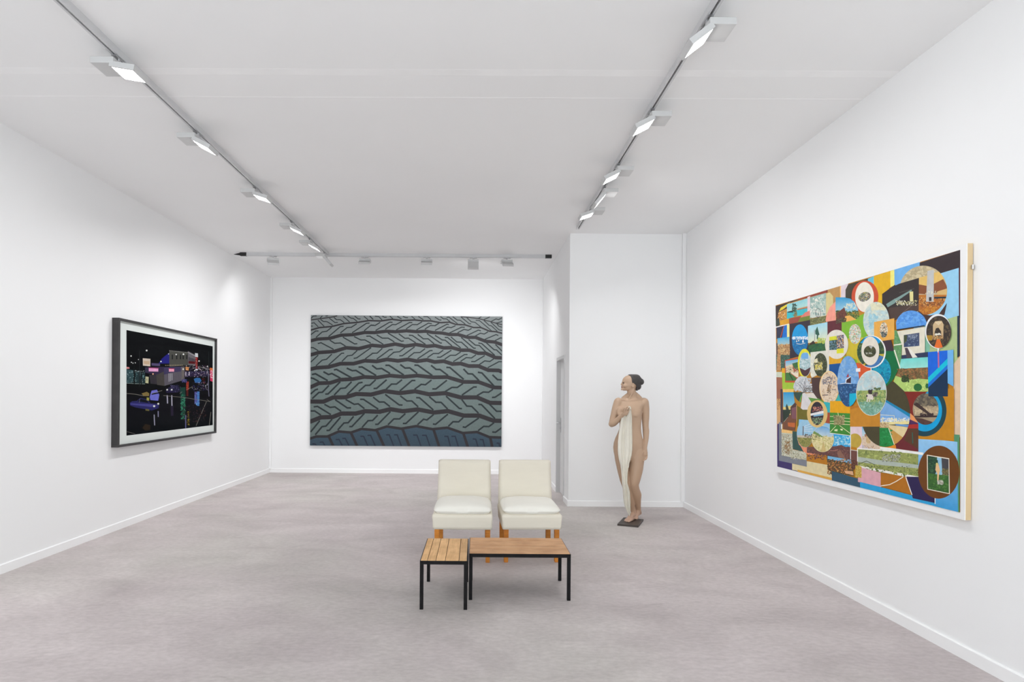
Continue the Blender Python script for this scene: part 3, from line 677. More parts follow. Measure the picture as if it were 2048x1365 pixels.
def night_scene(p, l, d, e):
    p((38, 36, 128), (500, 545), (525, 505), (560, 475), (592, 452), (592, 545))
    p((82, 80, 76), (590, 434), (748, 450), (752, 560), (592, 572))
    for x in (612, 650, 682, 705, 735): p((28, 27, 30), (x, 468), (x + 10, 469), (x + 10, 508), (x, 507))
    p((116, 110, 116), (750, 437), (818, 474), (818, 562), (752, 558)); l((190, 186, 190), 4, (750, 448), (818, 484))
    for i in range(5): p((45, 42, 55), (758 + i * 12, 490 + i * 4), (765 + i * 12, 492 + i * 4), (765 + i * 12, 520 + i * 3), (758 + i * 12, 520 + i * 3))
    p((90, 22, 28), (755, 522), (812, 528), (812, 548), (755, 545))
    p((58, 84, 90), (226, 592), (285, 602), (285, 705), (226, 712)); p((40, 58, 62), (300, 615), (385, 622), (385, 712), (300, 712))
    d([(120, 160, 165), (30, 40, 46), (170, 190, 190)], 46, 6, (228, 604, 384, 705))
    l((150, 165, 160), 4, (226, 712), (300, 716), (384, 718)); l((22, 24, 26), 8, (292, 560), (292, 720)); l((24, 26, 28), 9, (352, 600), (352, 725))
    p((58, 48, 76), (384, 578), (545, 572), (545, 640), (480, 640), (384, 622)); p((78, 72, 70), (480, 640), (546, 612), (550, 735), (486, 726)); p((60, 55, 62), (420, 640), (480, 640), (484, 722), (430, 716))
    p((100, 93, 104), (545, 576), (722, 570), (722, 700), (692, 692), (550, 735)); p((70, 62, 98), (545, 576), (690, 571), (690, 612), (610, 622), (545, 640))
    p((118, 108, 106), (700, 572), (722, 575), (722, 655), (694, 690))
    for i in range(3): l((200, 196, 205), 4, (588 + i * 13, 628), (589 + i * 13, 700 - i * 6))
    p((250, 178, 222), (416, 584), (497, 588), (497, 613), (416, 611)); p((255, 170, 196), (588, 590), (632, 591), (632, 613), (588, 614))
    l((215, 60, 130), 4, (414, 580), (500, 585)); l((200, 30, 80), 4, (585, 587), (635, 588))
    p((226, 206, 190), (365, 499), (430, 504), (429, 568), (366, 562)); p((214, 180, 150), (373, 520), (423, 524), (422, 552), (374, 548))
    p((205, 200, 160), (388, 655), (415, 658), (413, 714), (387, 710)); l((70, 70, 90), 4, (400, 672), (400, 690)); p((60, 58, 78), (385, 580), (410, 582), (410, 618), (385, 615))
    p((92, 80, 120), (440, 540), (512, 545), (512, 566), (440, 562)); p((235, 150, 150), (226, 572), (250, 576), (252, 588), (226, 590))
    p((222, 222, 226), (810, 455), (835, 458), (836, 490), (812, 488)); p((150, 20, 22), (814, 490), (833, 492), (831, 596), (815, 592))
    for i in range(6): d([(255, 200, 190)], 2, 3.5, (818, 500 + i * 15, 829, 506 + i * 15))
    p((225, 225, 235), (814, 588), (834, 592), (834, 602), (814, 600))
    p((235, 160, 90), (730, 571), (758, 576), (756, 604), (731, 601)); p((45, 36, 66), (720, 610), (930, 610), (930, 650), (720, 660))
    d([(160, 150, 190), (60, 50, 90), (220, 200, 210), (90, 40, 60)], 90, 5, (722, 560, 935, 660))
    for x in (727, 756): p((190, 180, 196), (x, 614), (x + 10, 615), (x + 9, 648), (x, 647))
    p((232, 60, 106), (937, 582), (962, 586), (962, 700), (940, 692)); p((240, 120, 60), (937, 580), (962, 584), (962, 604), (937, 600)); d([(255, 200, 220)], 14, 6, (940, 605, 960, 665))
    p((48, 46, 106), (255, 880), (275, 866), (312, 864), (345, 838), (400, 850), (432, 884), (506, 888), (500, 926), (440, 945), (300, 918), (258, 902))
    p((20, 20, 30), (318, 866), (346, 845), (394, 855), (418, 882)); l((120, 120, 140), 3, (340, 843), (334, 880)); p((78, 74, 150), (260, 884), (440, 892), (500, 905), (440, 915), (260, 895))
    p((122, 122, 222), (424, 828), (440, 776), (486, 768), (506, 812), (496, 862), (430, 856)); p((20, 18, 40), (440, 800), (500, 790), (502, 800), (440, 812)); p((140, 118, 70), (355, 800), (400, 785), (420, 800), (418, 822), (372, 822)); p((176, 170, 80), (398, 834), (420, 836), (418, 862), (398, 858))
    p((112, 104, 62), (388, 930), (420, 935), (420, 950), (388, 946)); p((52, 40, 30), (360, 1095), (385, 1060), (430, 1070), (428, 1110), (390, 1118))
    p((40, 34, 66), (558, 772), (590, 745), (662, 724), (684, 768), (660, 792), (568, 796)); d([(110, 100, 150), (60, 55, 90), (30, 26, 50)], 30, 6, (600, 730, 690, 790))
    l((190, 185, 205), 9, (573, 815), (575, 850), (576, 885)); l((190, 185, 205), 9, (612, 815), (613, 860), (614, 905)); l((46, 38, 58), 22, (614, 905), (616, 990)); l((170, 168, 190), 8, (462, 980), (464, 1030), (466, 1072)); l((150, 148, 180), 8, (496, 950), (497, 1000))
    p((30, 66, 58), (682, 750), (728, 745), (728, 1035), (700, 1000), (688, 880)); d([(50, 130, 96), (36, 92, 74), (70, 150, 120)], 60, 8, (690, 810, 726, 1020))
    l((136, 46, 36), 22, (746, 698), (746, 768)); l((90, 30, 28), 16, (745, 768), (745, 822)); d([(190, 70, 50)], 14, 6, (738, 700, 756, 780))
    l((92, 84, 150), 18, (815, 785), (815, 890)); l((78, 130, 200), 22, (838, 783), (836, 906)); d([(120, 180, 230), (90, 90, 170)], 26, 6, (810, 790, 846, 895))
    p((56, 112, 176), (800, 676), (822, 666), (852, 668), (866, 690), (850, 712), (812, 708)); d([(120, 90, 120), (60, 56, 120), (190, 190, 200), (40, 36, 60)], 50, 6, (785, 700, 920, 775))
    d([(90, 30, 24)], 12, 6, (870, 670, 896, 715)); d([(60, 54, 130), (100, 100, 160)], 22, 6, (700, 680, 740, 705))
    l((116, 112, 136), 7, (902, 582), (920, 610), (925, 650), (925, 760), (930, 825)); l((34, 34, 38), 8, (337, 435), (337, 740)); l((36, 38, 44), 5, (928, 440), (928, 590))
    for w, s in ((4, '908,870 820,1075'), (4, '946,958 932,1070'), (4, '226,800 300,806 370,820'), (4, '440,802 530,774'), (3, '540,818 700,832 935,868'), (3, '912,850 942,872'), (3, '735,770 790,740'), (3, '680,800 700,785'), (2.5, '226,1125 300,1145')):
        for seg in parse(s): l((140, 134, 126), w, *seg)
    l((112, 106, 152), 8, (731, 985), (731, 1098)); d([(130, 110, 30), (170, 150, 50), (60, 30, 20)], 26, 7, (744, 955, 760, 1068)); d([(62, 40, 40), (44, 34, 44)], 40, 10, (700, 900, 900, 1040))
    for x, y, r in ((398, 433, 7), (265, 480, 6), (268, 534, 4.5), (281, 541, 4), (301, 538, 4), (328, 510, 3.5), (520, 527, 6), (585, 462, 4), (650, 467, 6), (712, 465, 7), (845, 523, 6), (917, 568, 5), (710, 592, 7), (808, 605, 5), (573, 768, 7), (612, 768, 7), (462, 908, 9), (497, 888, 8)): e((245, 243, 240), x, y, r, r)
    e((250, 190, 150), 452, 633, 6, 7)
    for i in range(13): e((230, 225, 215), 594 + i * 12.5, 434 + i * 1.3, 2.4, 2.4, 0, 8)
    for i in range(11): e((226, 200, 150), 560 + i * 14, 560 - i * .3, 3, 3, 0, 8)
    for i in range(9): e((220, 214, 200), 840 + i * 11, 570 + i * 3, 2.6, 2.6, 0, 8)
    for i in range(7): e((190, 200, 205), 298 + i * 12, 607 + i * .8, 2.5, 2.5, 0, 8)
night_scene(lambda c, *a: PN.p('N', c, *a), lambda c, w, *a: PN.l('N', c, w, *a), lambda c, n, s, b: PN.dabs('N', c, n, s, b), lambda c, *a: PN.e('N', c, *a))
PN.build('printed_image', paint_mat('night_print', 0.7, 0.05, 0.0), night)

# ---- collage painting on the right wall
XC = XR - 0.040
k_tl, k_tr, k_br, k_bl = (on_x(*p, XC) for p in ((1549, 605), (1931.5, 487), (1931.5, 1043.6), (1549, 942.5)))
ka, kb = (k_tr.y + k_br.y) / 2, (k_tl.y + k_bl.y) / 2; kt, kbz = (k_tl.z + k_tr.z) / 2, (k_bl.z + k_br.z) / 2
coll = thing('collage_painting', 'large colourful collage painting of ovals, landscapes and flat shapes', 'painting', (XR, (ka + kb) / 2, kbz))
M_PRIMED = mat('white_primed_canvas', (0.86, 0.86, 0.86), 0.7, var=0.01, scale=8, bump=0.03, bscale=300)
M_STRETCH = mat('pale_pine_edge', (0.66, 0.50, 0.29), 0.6, var=0.05, scale=3, stretch=(6, 6, 0.6))
bm = bmesh.new()
hwk = (kb - ka) / 2; hk = kt - kbz
add_box(bm, (-0.036, -hwk + 0.001, 0.001), (-0.004, hwk - 0.001, hk - 0.001))
from_bm('stretcher', bm, M_STRETCH, coll)['label'] = 'pale wooden stretcher edge'
box('canvas', (-0.040, -hwk, 0), (-0.0355, hwk, hk), M_PRIMED, coll)
M_HOOK = M_STEEL
cyl('hanging_hook', (-0.012, -hwk - 0.008, hk - 0.125), (-0.012, -hwk - 0.008, hk - 0.15), 0.006, M_HOOK, coll, 10)
KT = dict(K=(1530, 480, 2.3535), a=(1545, 580, 9.75), b=(1650, 540, 8.53), c=(1780, 485, 7.0), d=(1545, 700, 9.75), f=(1675, 680, 8.53), h=(1790, 660, 7.18), i=(1545, 820, 8.03), j=(1730, 820, 5.936), x=(0, 0, 1))
PK = Painting(KT, lambda x, y: on_x(x, y, XC), (-1, 0, 0), coll.location, gain=1.0)
PK.many, PK.small, PK.keen = 2.6, 0.6, 0.8
PK.border = [PK.P('K', *q) for q in ((50, 309), (919, 47), (919, 1284), (58, 1068))]
def collage(P, E, G, L, D, CE, CP, NC):
    P('K', (190, 130, 35), (40, 300), (930, 30), (930, 1300), (40, 1080))
    # --- flat colour fields, right and top
    P('K', (110, 175, 230), (600, 140), (730, 100), (730, 260), (600, 260)); P('K', (52, 40, 44), (728, 108), (925, 45), (925, 140), (728, 200))
    P('K', (152, 206, 236), (700, 196), (915, 131), (922, 365), (700, 420)); P('K', (82, 30, 36), (912, 131), (921, 129), (921, 366), (913, 367))
    P('K', (176, 196, 138), (750, 405), (908, 358), (908, 560), (890, 590), (750, 560)); P('K', (132, 192, 165), (745, 405), (778, 396), (775, 556), (745, 560)); P('K', (34, 48, 68), (905, 359), (917, 356), (917, 548), (905, 555))
    P('K', (226, 198, 168), (888, 585), (919, 546), (919, 930), (888, 930))
    P('b', (226, 176, 22), (820, 112), (1118, 20), (1118, 300), (980, 420), (980, 640), (820, 640)); P('b', (242, 232, 126), (1115, 20), (1182, 0), (1186, 265), (1115, 295)); P('b', (92, 188, 218), (725, 158), (832, 108), (832, 240), (725, 240))
    P('b', (66, 60, 46), (350, 340), (395, 248), (732, 150), (732, 560), (350, 560)); P('b', (224, 208, 214), (268, 272), (395, 232), (395, 250), (350, 340), (350, 560), (268, 560))
    P('b', (188, 144, 88), (40, 345), (270, 272), (270, 560), (138, 580), (138, 455), (85, 388), (40, 392)); L('b', (246, 192, 112), 16, (264, 274), (264, 500))
    P('b', (216, 200, 142), (-80, 430), (85, 386), (140, 455), (140, 640), (-80, 900)); P('b', (112, 42, 42), (-60, 372), (45, 340), (45, 388), (-60, 408))
    P('b', (242, 158, 138), (0, 890), (28, 770), (80, 640), (185, 535), (185, 870)); P('b', (126, 182, 50), (280, 905), (700, 735), (720, 1180), (560, 1240), (280, 1150)); P('f', (204, 184, 48), (150, -20), (440, -40), (430, 410), (150, 340)); P('f', (134, 184, 60), (110, 270), (180, 300), (330, 340), (340, 400), (80, 400))
    P('b', (98, 40, 50), (42, 885), (285, 845), (285, 1100), (42, 1110))
    P('a', (148, 60, 50), (300, 245), (1050, 10), (1075, 50), (500, 205), (300, 270)); P('a', (70, 60, 52), (300, 235), (480, 190), (520, 200), (300, 262))
    # --- left column
    P('a', (60, 46, 42), (55, 320), (300, 245), (300, 400), (120, 460), (60, 720)); P('a', (226, 204, 60), (125, 425), (160, 350), (345, 245), (300, 310), (210, 380)); P('a', (196, 140, 66), (120, 440), (290, 360), (330, 640), (160, 690)); D('a', [(240, 205, 160), (180, 100, 50), (120, 80, 50), (235, 180, 90)], 60, 14, (110, 430, 250, 640)); P('a', (60, 70, 62), (65, 600), (125, 540), (150, 690), (70, 720)); P('a', (222, 160, 40), (145, 600), (320, 560), (320, 660), (145, 695))
    G('a', (140, 205, 215), (176, 216, 210), (282, 285), (685, 165), (685, 330), (282, 430)); P('a', (58, 186, 198), (282, 430), (685, 345), (685, 470), (500, 510), (282, 570)); P('a', (196, 150, 110), (480, 370), (685, 318), (685, 360), (480, 395)); P('a', (150, 80, 60), (500, 383), (685, 345), (685, 356), (500, 395))
    P('a', (40, 36, 50), (290, 430), (400, 405), (400, 440), (300, 445)); P('a', (140, 120, 70), (405, 500), (470, 400), (485, 510), (430, 530)); D('a', [(50, 80, 66), (80, 110, 80), (40, 60, 60)], 46, 15, (385, 270, 470, 430)); D('a', [(150, 170, 140), (90, 100, 70)], 20, 10, (390, 430, 480, 520))
    P('a', (226, 206, 212), (682, 140), (735, 122), (735, 420), (682, 425)); P('a', (156, 74, 60), (325, 560), (560, 515), (520, 620), (330, 672)); P('a', (222, 128, 112), (560, 520), (640, 440), (735, 405), (735, 500), (560, 545)); P('a', (112, 132, 50), (545, 545), (735, 500), (735, 590), (500, 628))
    G('a', (152, 184, 176), (206, 214, 204), (733, 150), (1045, 60), (1045, 500), (733, 560)); P('a', (232, 228, 214), (820, 190), (940, 130), (900, 230), (830, 220)); P('a', (190, 206, 196), (950, 100), (1010, 90), (960, 250), (900, 260)); D('a', [(130, 166, 160), (230, 230, 220)], 40, 26, (740, 160, 1035, 480)); P('a', (110, 112, 70), (733, 570), (1045, 505), (1035, 620), (733, 695)); D('a', [(80, 86, 50), (150, 150, 100)], 40, 16, (735, 545, 1035, 680))
    ring = [(893 + 50 * math.cos(w * math.pi / 14), 450 + 88 * math.sin(w * math.pi / 14)) for w in range(29)]
    L('a', (70, 66, 80), 8, *ring); L('a', (70, 60, 60), 10, (893, 450), (890, 545))
    P('a', (54, 44, 56), (335, 668), (735, 588), (735, 690), (705, 700), (705, 1250), (340, 1345)); P('a', (50, 52, 76), (78, 738), (282, 690), (282, 935), (80, 962)); P('a', (20, 112, 204), (225, 705), (282, 690), (282, 935), (186, 945)); L('a', (196, 80, 60), 12, (222, 712), (155, 935)); P('a', (242, 234, 156), (284, 684), (332, 670), (332, 918), (284, 928)); P('a', (238, 238, 236), (65, 720), (325, 660), (325, 672), (65, 742))
    E('a', (22, 152, 216), 537, 975, 157, 300); CE('a', 537, 975, 157, 300); P('a', (16, 112, 172), (370, 965), (700, 940), (700, 1300), (370, 1300)); D('a', [(20, 130, 190), (10, 90, 150), (40, 150, 200)], 70, 14, (380, 980, 700, 1270)); D('a', [(235, 240, 244), (200, 220, 235)], 50, 14, (380, 915, 700, 965)); P('a', (240, 240, 236), (598, 940), (615, 1030), (580, 1030)); P('a', (236, 232, 220), (475, 965), (485, 1020), (462, 1020)); P('a', (236, 232, 220), (515, 955), (525, 1005), (500, 1005)); L('a', (230, 226, 215), 10, (470, 1050), (550, 1062), (640, 1040)); NC()
    G('a', (160, 214, 232), (222, 226, 196), (695, 705), (1075, 628), (1075, 980), (695, 1040)); P('a', (40, 96, 62), (700, 1075), (1060, 1010), (1045, 1200), (705, 1260)); D('a', [(50, 110, 66), (36, 80, 60), (60, 100, 50)], 60, 22, (705, 1060, 1040, 1240)); D('a', [(150, 180, 90), (196, 206, 90)], 34, 20, (880, 940, 1070, 1040)); P('a', (60, 44, 40), (720, 1060), (800, 990), (840, 1050), (720, 1085))
    P('a', (44, 92, 76), (835, 800), (878, 715), (920, 880), (895, 890), (890, 960), (865, 960), (870, 880), (840, 870)); L('a', (110, 90, 110), 7, (823, 780), (826, 1000))
    G('a', (60, 172, 218), (170, 196, 200), (98, 945), (332, 918), (335, 1060), (98, 1085)); P('a', (206, 172, 118), (100, 1100), (180, 1050), (240, 1090), (275, 1045), (335, 1085), (338, 1290), (100, 1290)); D('a', [(160, 110, 70), (226, 196, 140), (130, 90, 60), (200, 150, 100)], 110, 17, (100, 1070, 335, 1280)); P('a', (50, 60, 80), (80, 1040), (100, 1040), (100, 1300), (80, 1300))
    P('d', (62, 90, 76), (65, 95), (340, 105), (340, 185), (250, 205), (250, 400), (65, 400)); D('d', [(70, 120, 110), (40, 66, 60), (100, 130, 110)], 70, 16, (75, 110, 330, 360)); P('d', (196, 146, 96), (105, -10), (152, -10), (168, 405), (82, 405)); D('d', [(216, 176, 120), (160, 110, 70)], 40, 12, (92, 0, 160, 400))
    P('d', (206, 212, 192), (60, 432), (185, 432), (185, 540), (60, 540)); P('d', (160, 102, 78), (62, 535), (188, 540), (188, 780), (155, 785), (150, 970), (58, 965)); P('d', (206, 158, 104), (58, 955), (160, 955), (160, 1380), (55, 1380)); D('d', [(226, 186, 130), (170, 110, 70), (120, 80, 60)], 60, 14, (66, 960, 152, 1365)); P('d', (72, 56, 66), (155, 768), (200, 768), (200, 1400), (155, 1400))
    P('i', (216, 172, 122), (50, 0), (130, 0), (128, 225), (80, 230), (50, 340)); P('i', (74, 60, 66), (130, 0), (168, 0), (168, 230), (130, 210))
    P('d', (162, 198, 58), (186, 430), (250, 430), (250, 640), (450, 640), (420, 775), (196, 775)); P('d', (236, 166, 32), (184, 358), (250, 358), (250, 452), (188, 452)); P('d', (242, 198, 104), (198, 768), (418, 768), (410, 830), (202, 830))
    P('d', (196, 80, 52), (243, 205), (520, 150), (510, 520), (440, 642), (248, 634)); G('d', (96, 174, 216), (190, 206, 206), (255, 222), (510, 182), (510, 290), (255, 330)); P('d', (228, 206, 166), (260, 330), (390, 280), (420, 440), (265, 450)); P('d', (58, 110, 62), (385, 270), (510, 235), (510, 390), (430, 370)); P('d', (236, 222, 200), (340, 440), (510, 420), (510, 540), (470, 535)); P('d', (64, 116, 58), (255, 445), (340, 450), (480, 560), (445, 605), (255, 605)); D('d', [(40, 90, 50), (230, 210, 190), (120, 80, 70)], 40, 14, (265, 330, 500, 450)); L('d', (30, 60, 40), 18, (330, 460), (405, 600))
    # --- yellow-rimmed waterfall, cream tree panel
    CP('d', (480, -40), (748, -40), (748, 560), (480, 560)); E('d', (226, 222, 52), 628, 262, 132, 282); NC()
    CP('d', (500, -20), (747, -20), (747, 540), (500, 540)); E('d', (196, 212, 216), 645, 285, 118, 236); NC(); CE('d', 645, 285, 118, 236); CP('d', (548, 60), (700, 60), (700, 175), (548, 185)); E('d', (112, 172, 224), 640, 130, 80, 80); NC(); CE('d', 640, 285, 110, 234); D('d', [(170, 200, 206), (214, 222, 224), (140, 180, 180)], 60, 20, (540, 190, 742, 360)); P('d', (78, 52, 56), (520, 345), (640, 400), (745, 340), (745, 540), (520, 540)); NC()
    P('d', (222, 220, 206), (745, 50), (1045, 15), (1048, -20), (1118, -20), (1112, 430), (1000, 430), (770, 550), (745, 480)); D('d', [(232, 232, 216), (206, 206, 196)], 24, 26, (760, 60, 1000, 500))
    E('d', (62, 72, 50), 940, 295, 132, 230); CE('d', 940, 295, 132, 230); D('d', [(50, 60, 44), (84, 96, 60), (40, 46, 40), (100, 100, 70)], 120, 20, (815, 70, 1070, 520)); P('d', (206, 190, 80), (830, 300), (960, 285), (970, 370), (840, 380)); P('d', (222, 214, 180), (810, 200), (880, 160), (890, 250), (810, 260)); D('d', [(226, 206, 90), (60, 50, 40), (226, 220, 190)], 40, 14, (815, 240, 980, 400)); L('d', (216, 216, 196), 8, (840, 385), (970, 380)); NC()
    P('d', (226, 168, 34), (1108, 125), (1370, 120), (1350, 270), (1108, 285)); P('d', (0, 78, 146), (1110, 285), (1330, 262), (1300, 700), (1110, 440)); P('d', (58, 178, 176), (1215, 1020), (1300, 840), (1400, 900), (1400, 1030))
    # --- grey bare-tree oval and what lies on it
    P('d', (76, 54, 52), (765, 545), (960, 540), (960, 1010), (860, 960), (770, 860)); P('d', (96, 150, 66), (640, 860), (900, 950), (1010, 1010), (990, 1060), (760, 1040))
    CP('d', (400, 500), (772, 540), (780, 740), (900, 965), (640, 850), (560, 832), (400, 832)); E('d', (206, 210, 212), 620, 770, 212, 270); NC(); CE('d', 620, 770, 212, 270); D('d', [(186, 192, 198), (222, 222, 222), (170, 176, 180)], 60, 24, (430, 560, 760, 820))
    for s in ('640,820 600,700 560,640', '640,820 620,690 650,570', '640,820 700,740 760,700', '620,810 560,720 490,650', '640,820 660,720 640,640'): L('d', (90, 84, 90), 8, *parse(s)[0])
    D('d', [(70, 64, 60), (110, 100, 90)], 30, 12, (600, 740, 790, 830)); P('d', (50, 76, 68), (408, 828), (605, 828), (560, 900), (490, 1090), (415, 960)); P('d', (88, 174, 92), (560, 900), (600, 840), (560, 960), (555, 1140), (500, 1090)); NC()
    P('d', (118, 108, 32), (480, 1090), (560, 1140), (680, 1230), (720, 1500), (480, 1500)); P('d', (218, 214, 214), (590, 850), (640, 838), (760, 1020), (700, 1120), (680, 1235), (556, 1140)); P('d', (222, 214, 204), (650, 850), (800, 840), (885, 960), (700, 930))
    E('d', (240, 212, 152), 1110, 735, 192, 322); E('d', (226, 206, 182), 1110, 738, 176, 304); CE('d', 1110, 738, 176, 304); D('d', [(212, 186, 150), (236, 216, 190), (196, 160, 130)], 60, 26, (940, 440, 1280, 1030)); D('d', [(150, 150, 160), (120, 112, 116)], 26, 22, (980, 530, 1240, 680)); D('d', [(80, 66, 56), (150, 116, 80)], 26, 14, (1075, 690, 1140, 860)); L('d', (110, 96, 96), 18, (980, 890), (1090, 880)); L('d', (120, 110, 110), 12, (1160, 770), (1250, 790)); L('d', (110, 90, 70), 8, (1100, 700), (1170, 520)); NC()
    # --- house lower left
    G('d', (30, 150, 208), (130, 196, 216), (215, 830), (415, 828), (445, 1100), (215, 1130)); P('d', (226, 206, 130), (215, 1120), (420, 1080), (420, 1380), (215, 1380)); P('d', (82, 58, 56), (355, 1120), (445, 1025), (482, 1080), (480, 1400), (368, 1400)); P('d', (132, 86, 96), (378, 1140), (466, 1112), (466, 1400), (385, 1400)); D('d', [(40, 54, 44), (60, 80, 56), (30, 40, 40)], 60, 16, (225, 1180, 350, 1360)); P('d', (46, 62, 50), (262, 1110), (285, 1050), (330, 1180), (270, 1180)); L('d', (226, 180, 110), 10, (474, 1080), (478, 1400))
    P('i', (120, 76, 56), (172, 60), (390, 100), (365, 338), (175, 312)); P('i', (40, 56, 46), (172, 0), (300, 0), (260, 120), (190, 200), (175, 200)); P('i', (196, 104, 52), (250, 205), (368, 212), (365, 285), (255, 268)); L('i', (180, 180, 160), 6, (185, 200), (250, 120)); P('i', (128, 82, 92), (312, 0), (385, 0), (382, 150), (316, 140)); P('i', (112, 104, 34), (398, 0), (600, 0), (600, 200), (398, 155))
    P('x', (46, 178, 184), (1648, 804), (1662, 806), (1661, 828), (1652, 830)); P('x', (168, 76, 48), (1655, 826), (1662, 826), (1662, 850), (1655, 848)); P('i', (52, 178, 188), (880, -60), (935, -60), (930, 50), (890, 50)); P('i', (166, 76, 50), (885, 45), (935, 45), (935, 230), (860, 215)); P('i', (232, 168, 14), (928, -140), (1262, -140), (1258, 60), (928, 48))
    # --- lower left: speckled panel, L shapes, salmon arc
    P('i', (62, 50, 108), (78, 225), (108, 225), (108, 815), (325, 862), (325, 965), (412, 978), (412, 1010), (75, 930)); P('i', (128, 132, 142), (103, 198), (155, 210), (155, 730), (558, 808), (558, 918), (103, 818)); P('i', (244, 200, 126), (150, 312), (330, 345), (330, 400), (150, 380)); P('i', (238, 238, 236), (142, 232), (162, 235), (162, 312), (142, 310)); P('i', (206, 206, 186), (150, 368), (325, 385), (330, 640), (558, 690), (558, 812), (150, 735))
    D('i', [(130, 120, 80), (170, 150, 100), (236, 236, 226), (150, 170, 160), (150, 110, 70), (110, 110, 70)], 190, 8, (152, 390, 325, 735)); D('i', [(150, 140, 100), (236, 236, 226), (110, 120, 90), (190, 180, 140)], 130, 8, (300, 660, 556, 800)); D('i', [(156, 120, 72), (130, 96, 60)], 50, 11, (200, 500, 290, 720))
    P('i', (46, 82, 78), (325, 345), (420, 355), (520, 680), (330, 632)); P('i', (188, 122, 22), (552, 690), (890, 730), (890, 890), (552, 826)); P('i', (226, 212, 168), (320, 865), (556, 918), (556, 826), (888, 888), (892, 975), (968, 990), (968, 1115), (320, 965)); P('i', (222, 168, 74), (405, 962), (968, 1098), (968, 1145), (410, 1004))
    CP('i', (330, 150), (440, 150), (560, 600), (690, 715), (600, 730), (430, 560), (350, 300)); E('i', (236, 152, 114), 560, 420, 202, 312); NC(); P('i', (236, 150, 112), (455, 580), (560, 605), (558, 690), (690, 705), (690, 722), (590, 725), (500, 670))
    P('i', (142, 198, 232), (430, 155), (560, 165), (930, 225), (935, 400), (640, 400), (420, 330)); P('i', (52, 166, 222), (930, 380), (1260, 425), (1260, 600), (930, 590)); D('i', [(110, 200, 232), (190, 226, 236), (60, 170, 220)], 40, 24, (990, 430, 1250, 560)); P('i', (108, 72, 68), (560, 600), (960, 590), (1030, 585), (1110, 566), (1180, 600), (1260, 598), (1375, 655), (1375, 840), (888, 735), (556, 690)); D('i', [(90, 58, 56), (136, 96, 86), (120, 70, 60), (80, 56, 60)], 130, 16, (570, 600, 1365, 800)); P('i', (140, 100, 84), (1090, 640), (1180, 780), (1080, 790), (1040, 700)); L('i', (196, 130, 110), 8, (930, 655), (1010, 660), (1060, 640))
    CP('i', (380, 160), (665, 160), (665, 640), (380, 640)); E('i', (156, 200, 226), 530, 385, 134, 222); NC(); CE('i', 530, 385, 132, 220); P('i', (134, 136, 66), (390, 440), (670, 450), (670, 620), (390, 620)); D('i', [(150, 146, 80), (110, 120, 60), (170, 160, 100)], 60, 18, (400, 450, 660, 600)); P('i', (206, 196, 180), (400, 410), (670, 420), (670, 455), (400, 445)); L('i', (90, 66, 60), 12, (500, 265), (497, 415)); D('i', [(120, 80, 70), (80, 90, 80)], 16, 12, (520, 395, 640, 440)); [L('i', (226, 232, 240), 7, (505, 275 + q * 22), (650, 215 + q * 45)) for q in range(4)]; NC()
    E('i', (232, 222, 176), 815, 470, 180, 212); CE('i', 815, 470, 176, 208); G('i', (100, 168, 220), (196, 214, 220), (640, 240), (1000, 290), (1000, 470), (640, 400)); P('i', (224, 212, 160), (630, 330), (800, 430), (1000, 440), (1000, 700), (630, 700)); D('i', [(206, 196, 130), (236, 226, 176), (190, 180, 110)], 60, 20, (640, 420, 990, 670)); P('i', (206, 182, 120), (825, 500), (870, 690), (780, 690)); D('i', [(60, 80, 50), (110, 120, 60)], 26, 9, (640, 380, 760, 480)); P('i', (120, 150, 80), (640, 320), (720, 370), (830, 440), (790, 440), (640, 370)); NC()
    # --- diner oval
    E('x', (222, 190, 122), 1635.3, 828.3, 20.6, 27.4); E('x', (46, 38, 50), 1635, 827.5, 13.1, 23.4); CE('x', 1635, 827.5, 13.1, 23.4); D('x', [(230, 140, 90), (190, 80, 90), (90, 60, 110), (240, 190, 150)], 34, 1.3, (1626, 814, 1647, 823)); P('x', (232, 230, 230), (1621, 828), (1649, 821.5), (1649, 827), (1621, 832.5)); P('x', (130, 180, 210), (1628, 831), (1649, 827), (1649, 831), (1628, 834)); D('x', [(130, 170, 110), (90, 120, 80), (190, 200, 170)], 50, 1.2, (1625, 836, 1645, 850)); NC()
    # --- tennis green
    P('i', (62, 138, 52), (928, 46), (1258, 60), (1258, 412), (928, 372)); P('i', (186, 116, 26), (1256, -60), (1640, -60), (1640, 275), (1256, 243)); P('j', (194, 152, 74), (62, 40), (188, 40), (188, 210), (62, 198)); P('i', (156, 146, 100), (985, 95), (1165, 108), (1165, 245), (1000, 245)); D('i', [(120, 110, 70), (196, 186, 140), (90, 96, 60), (170, 160, 110)], 70, 13, (990, 90, 1165, 245))
    for w, s in ((9, '930,107 985,110|1160,135 1470,162|930,187 1000,185|1160,185 1482,216|930,222 990,225|1130,235 1255,240|1025,262 930,362|1085,255 1252,378|1058,45 1065,90'),):
        for seg in parse(s): L('i', (232, 232, 180), w, *seg)
    P('i', (232, 236, 190), (1005, 318), (1052, 312), (1050, 348), (1000, 342)); P('i', (232, 236, 190), (1092, 308), (1136, 306), (1132, 338), (1104, 330)); L('i', (238, 238, 230), 10, (928, 376), (1260, 418)); L('i', (238, 236, 230), 10, (1262, 60), (1262, 800))
    P('i', (228, 206, 216), (1266, 245), (1466, 262), (1466, 640), (1380, 612), (1266, 598)); CP('i', (1268, 340), (1500, 340), (1500, 660), (1268, 660)); E('i', (194, 164, 66), 1330, 502, 110, 120); NC(); P('i', (192, 126, 22), (1268, 592), (1368, 612), (1368, 658), (1268, 640)); L('i', (236, 232, 222), 9, (1268, 645), (1368, 660)); P('i', (112, 70, 62), (1272, 655), (1366, 668), (1366, 830), (1280, 815))
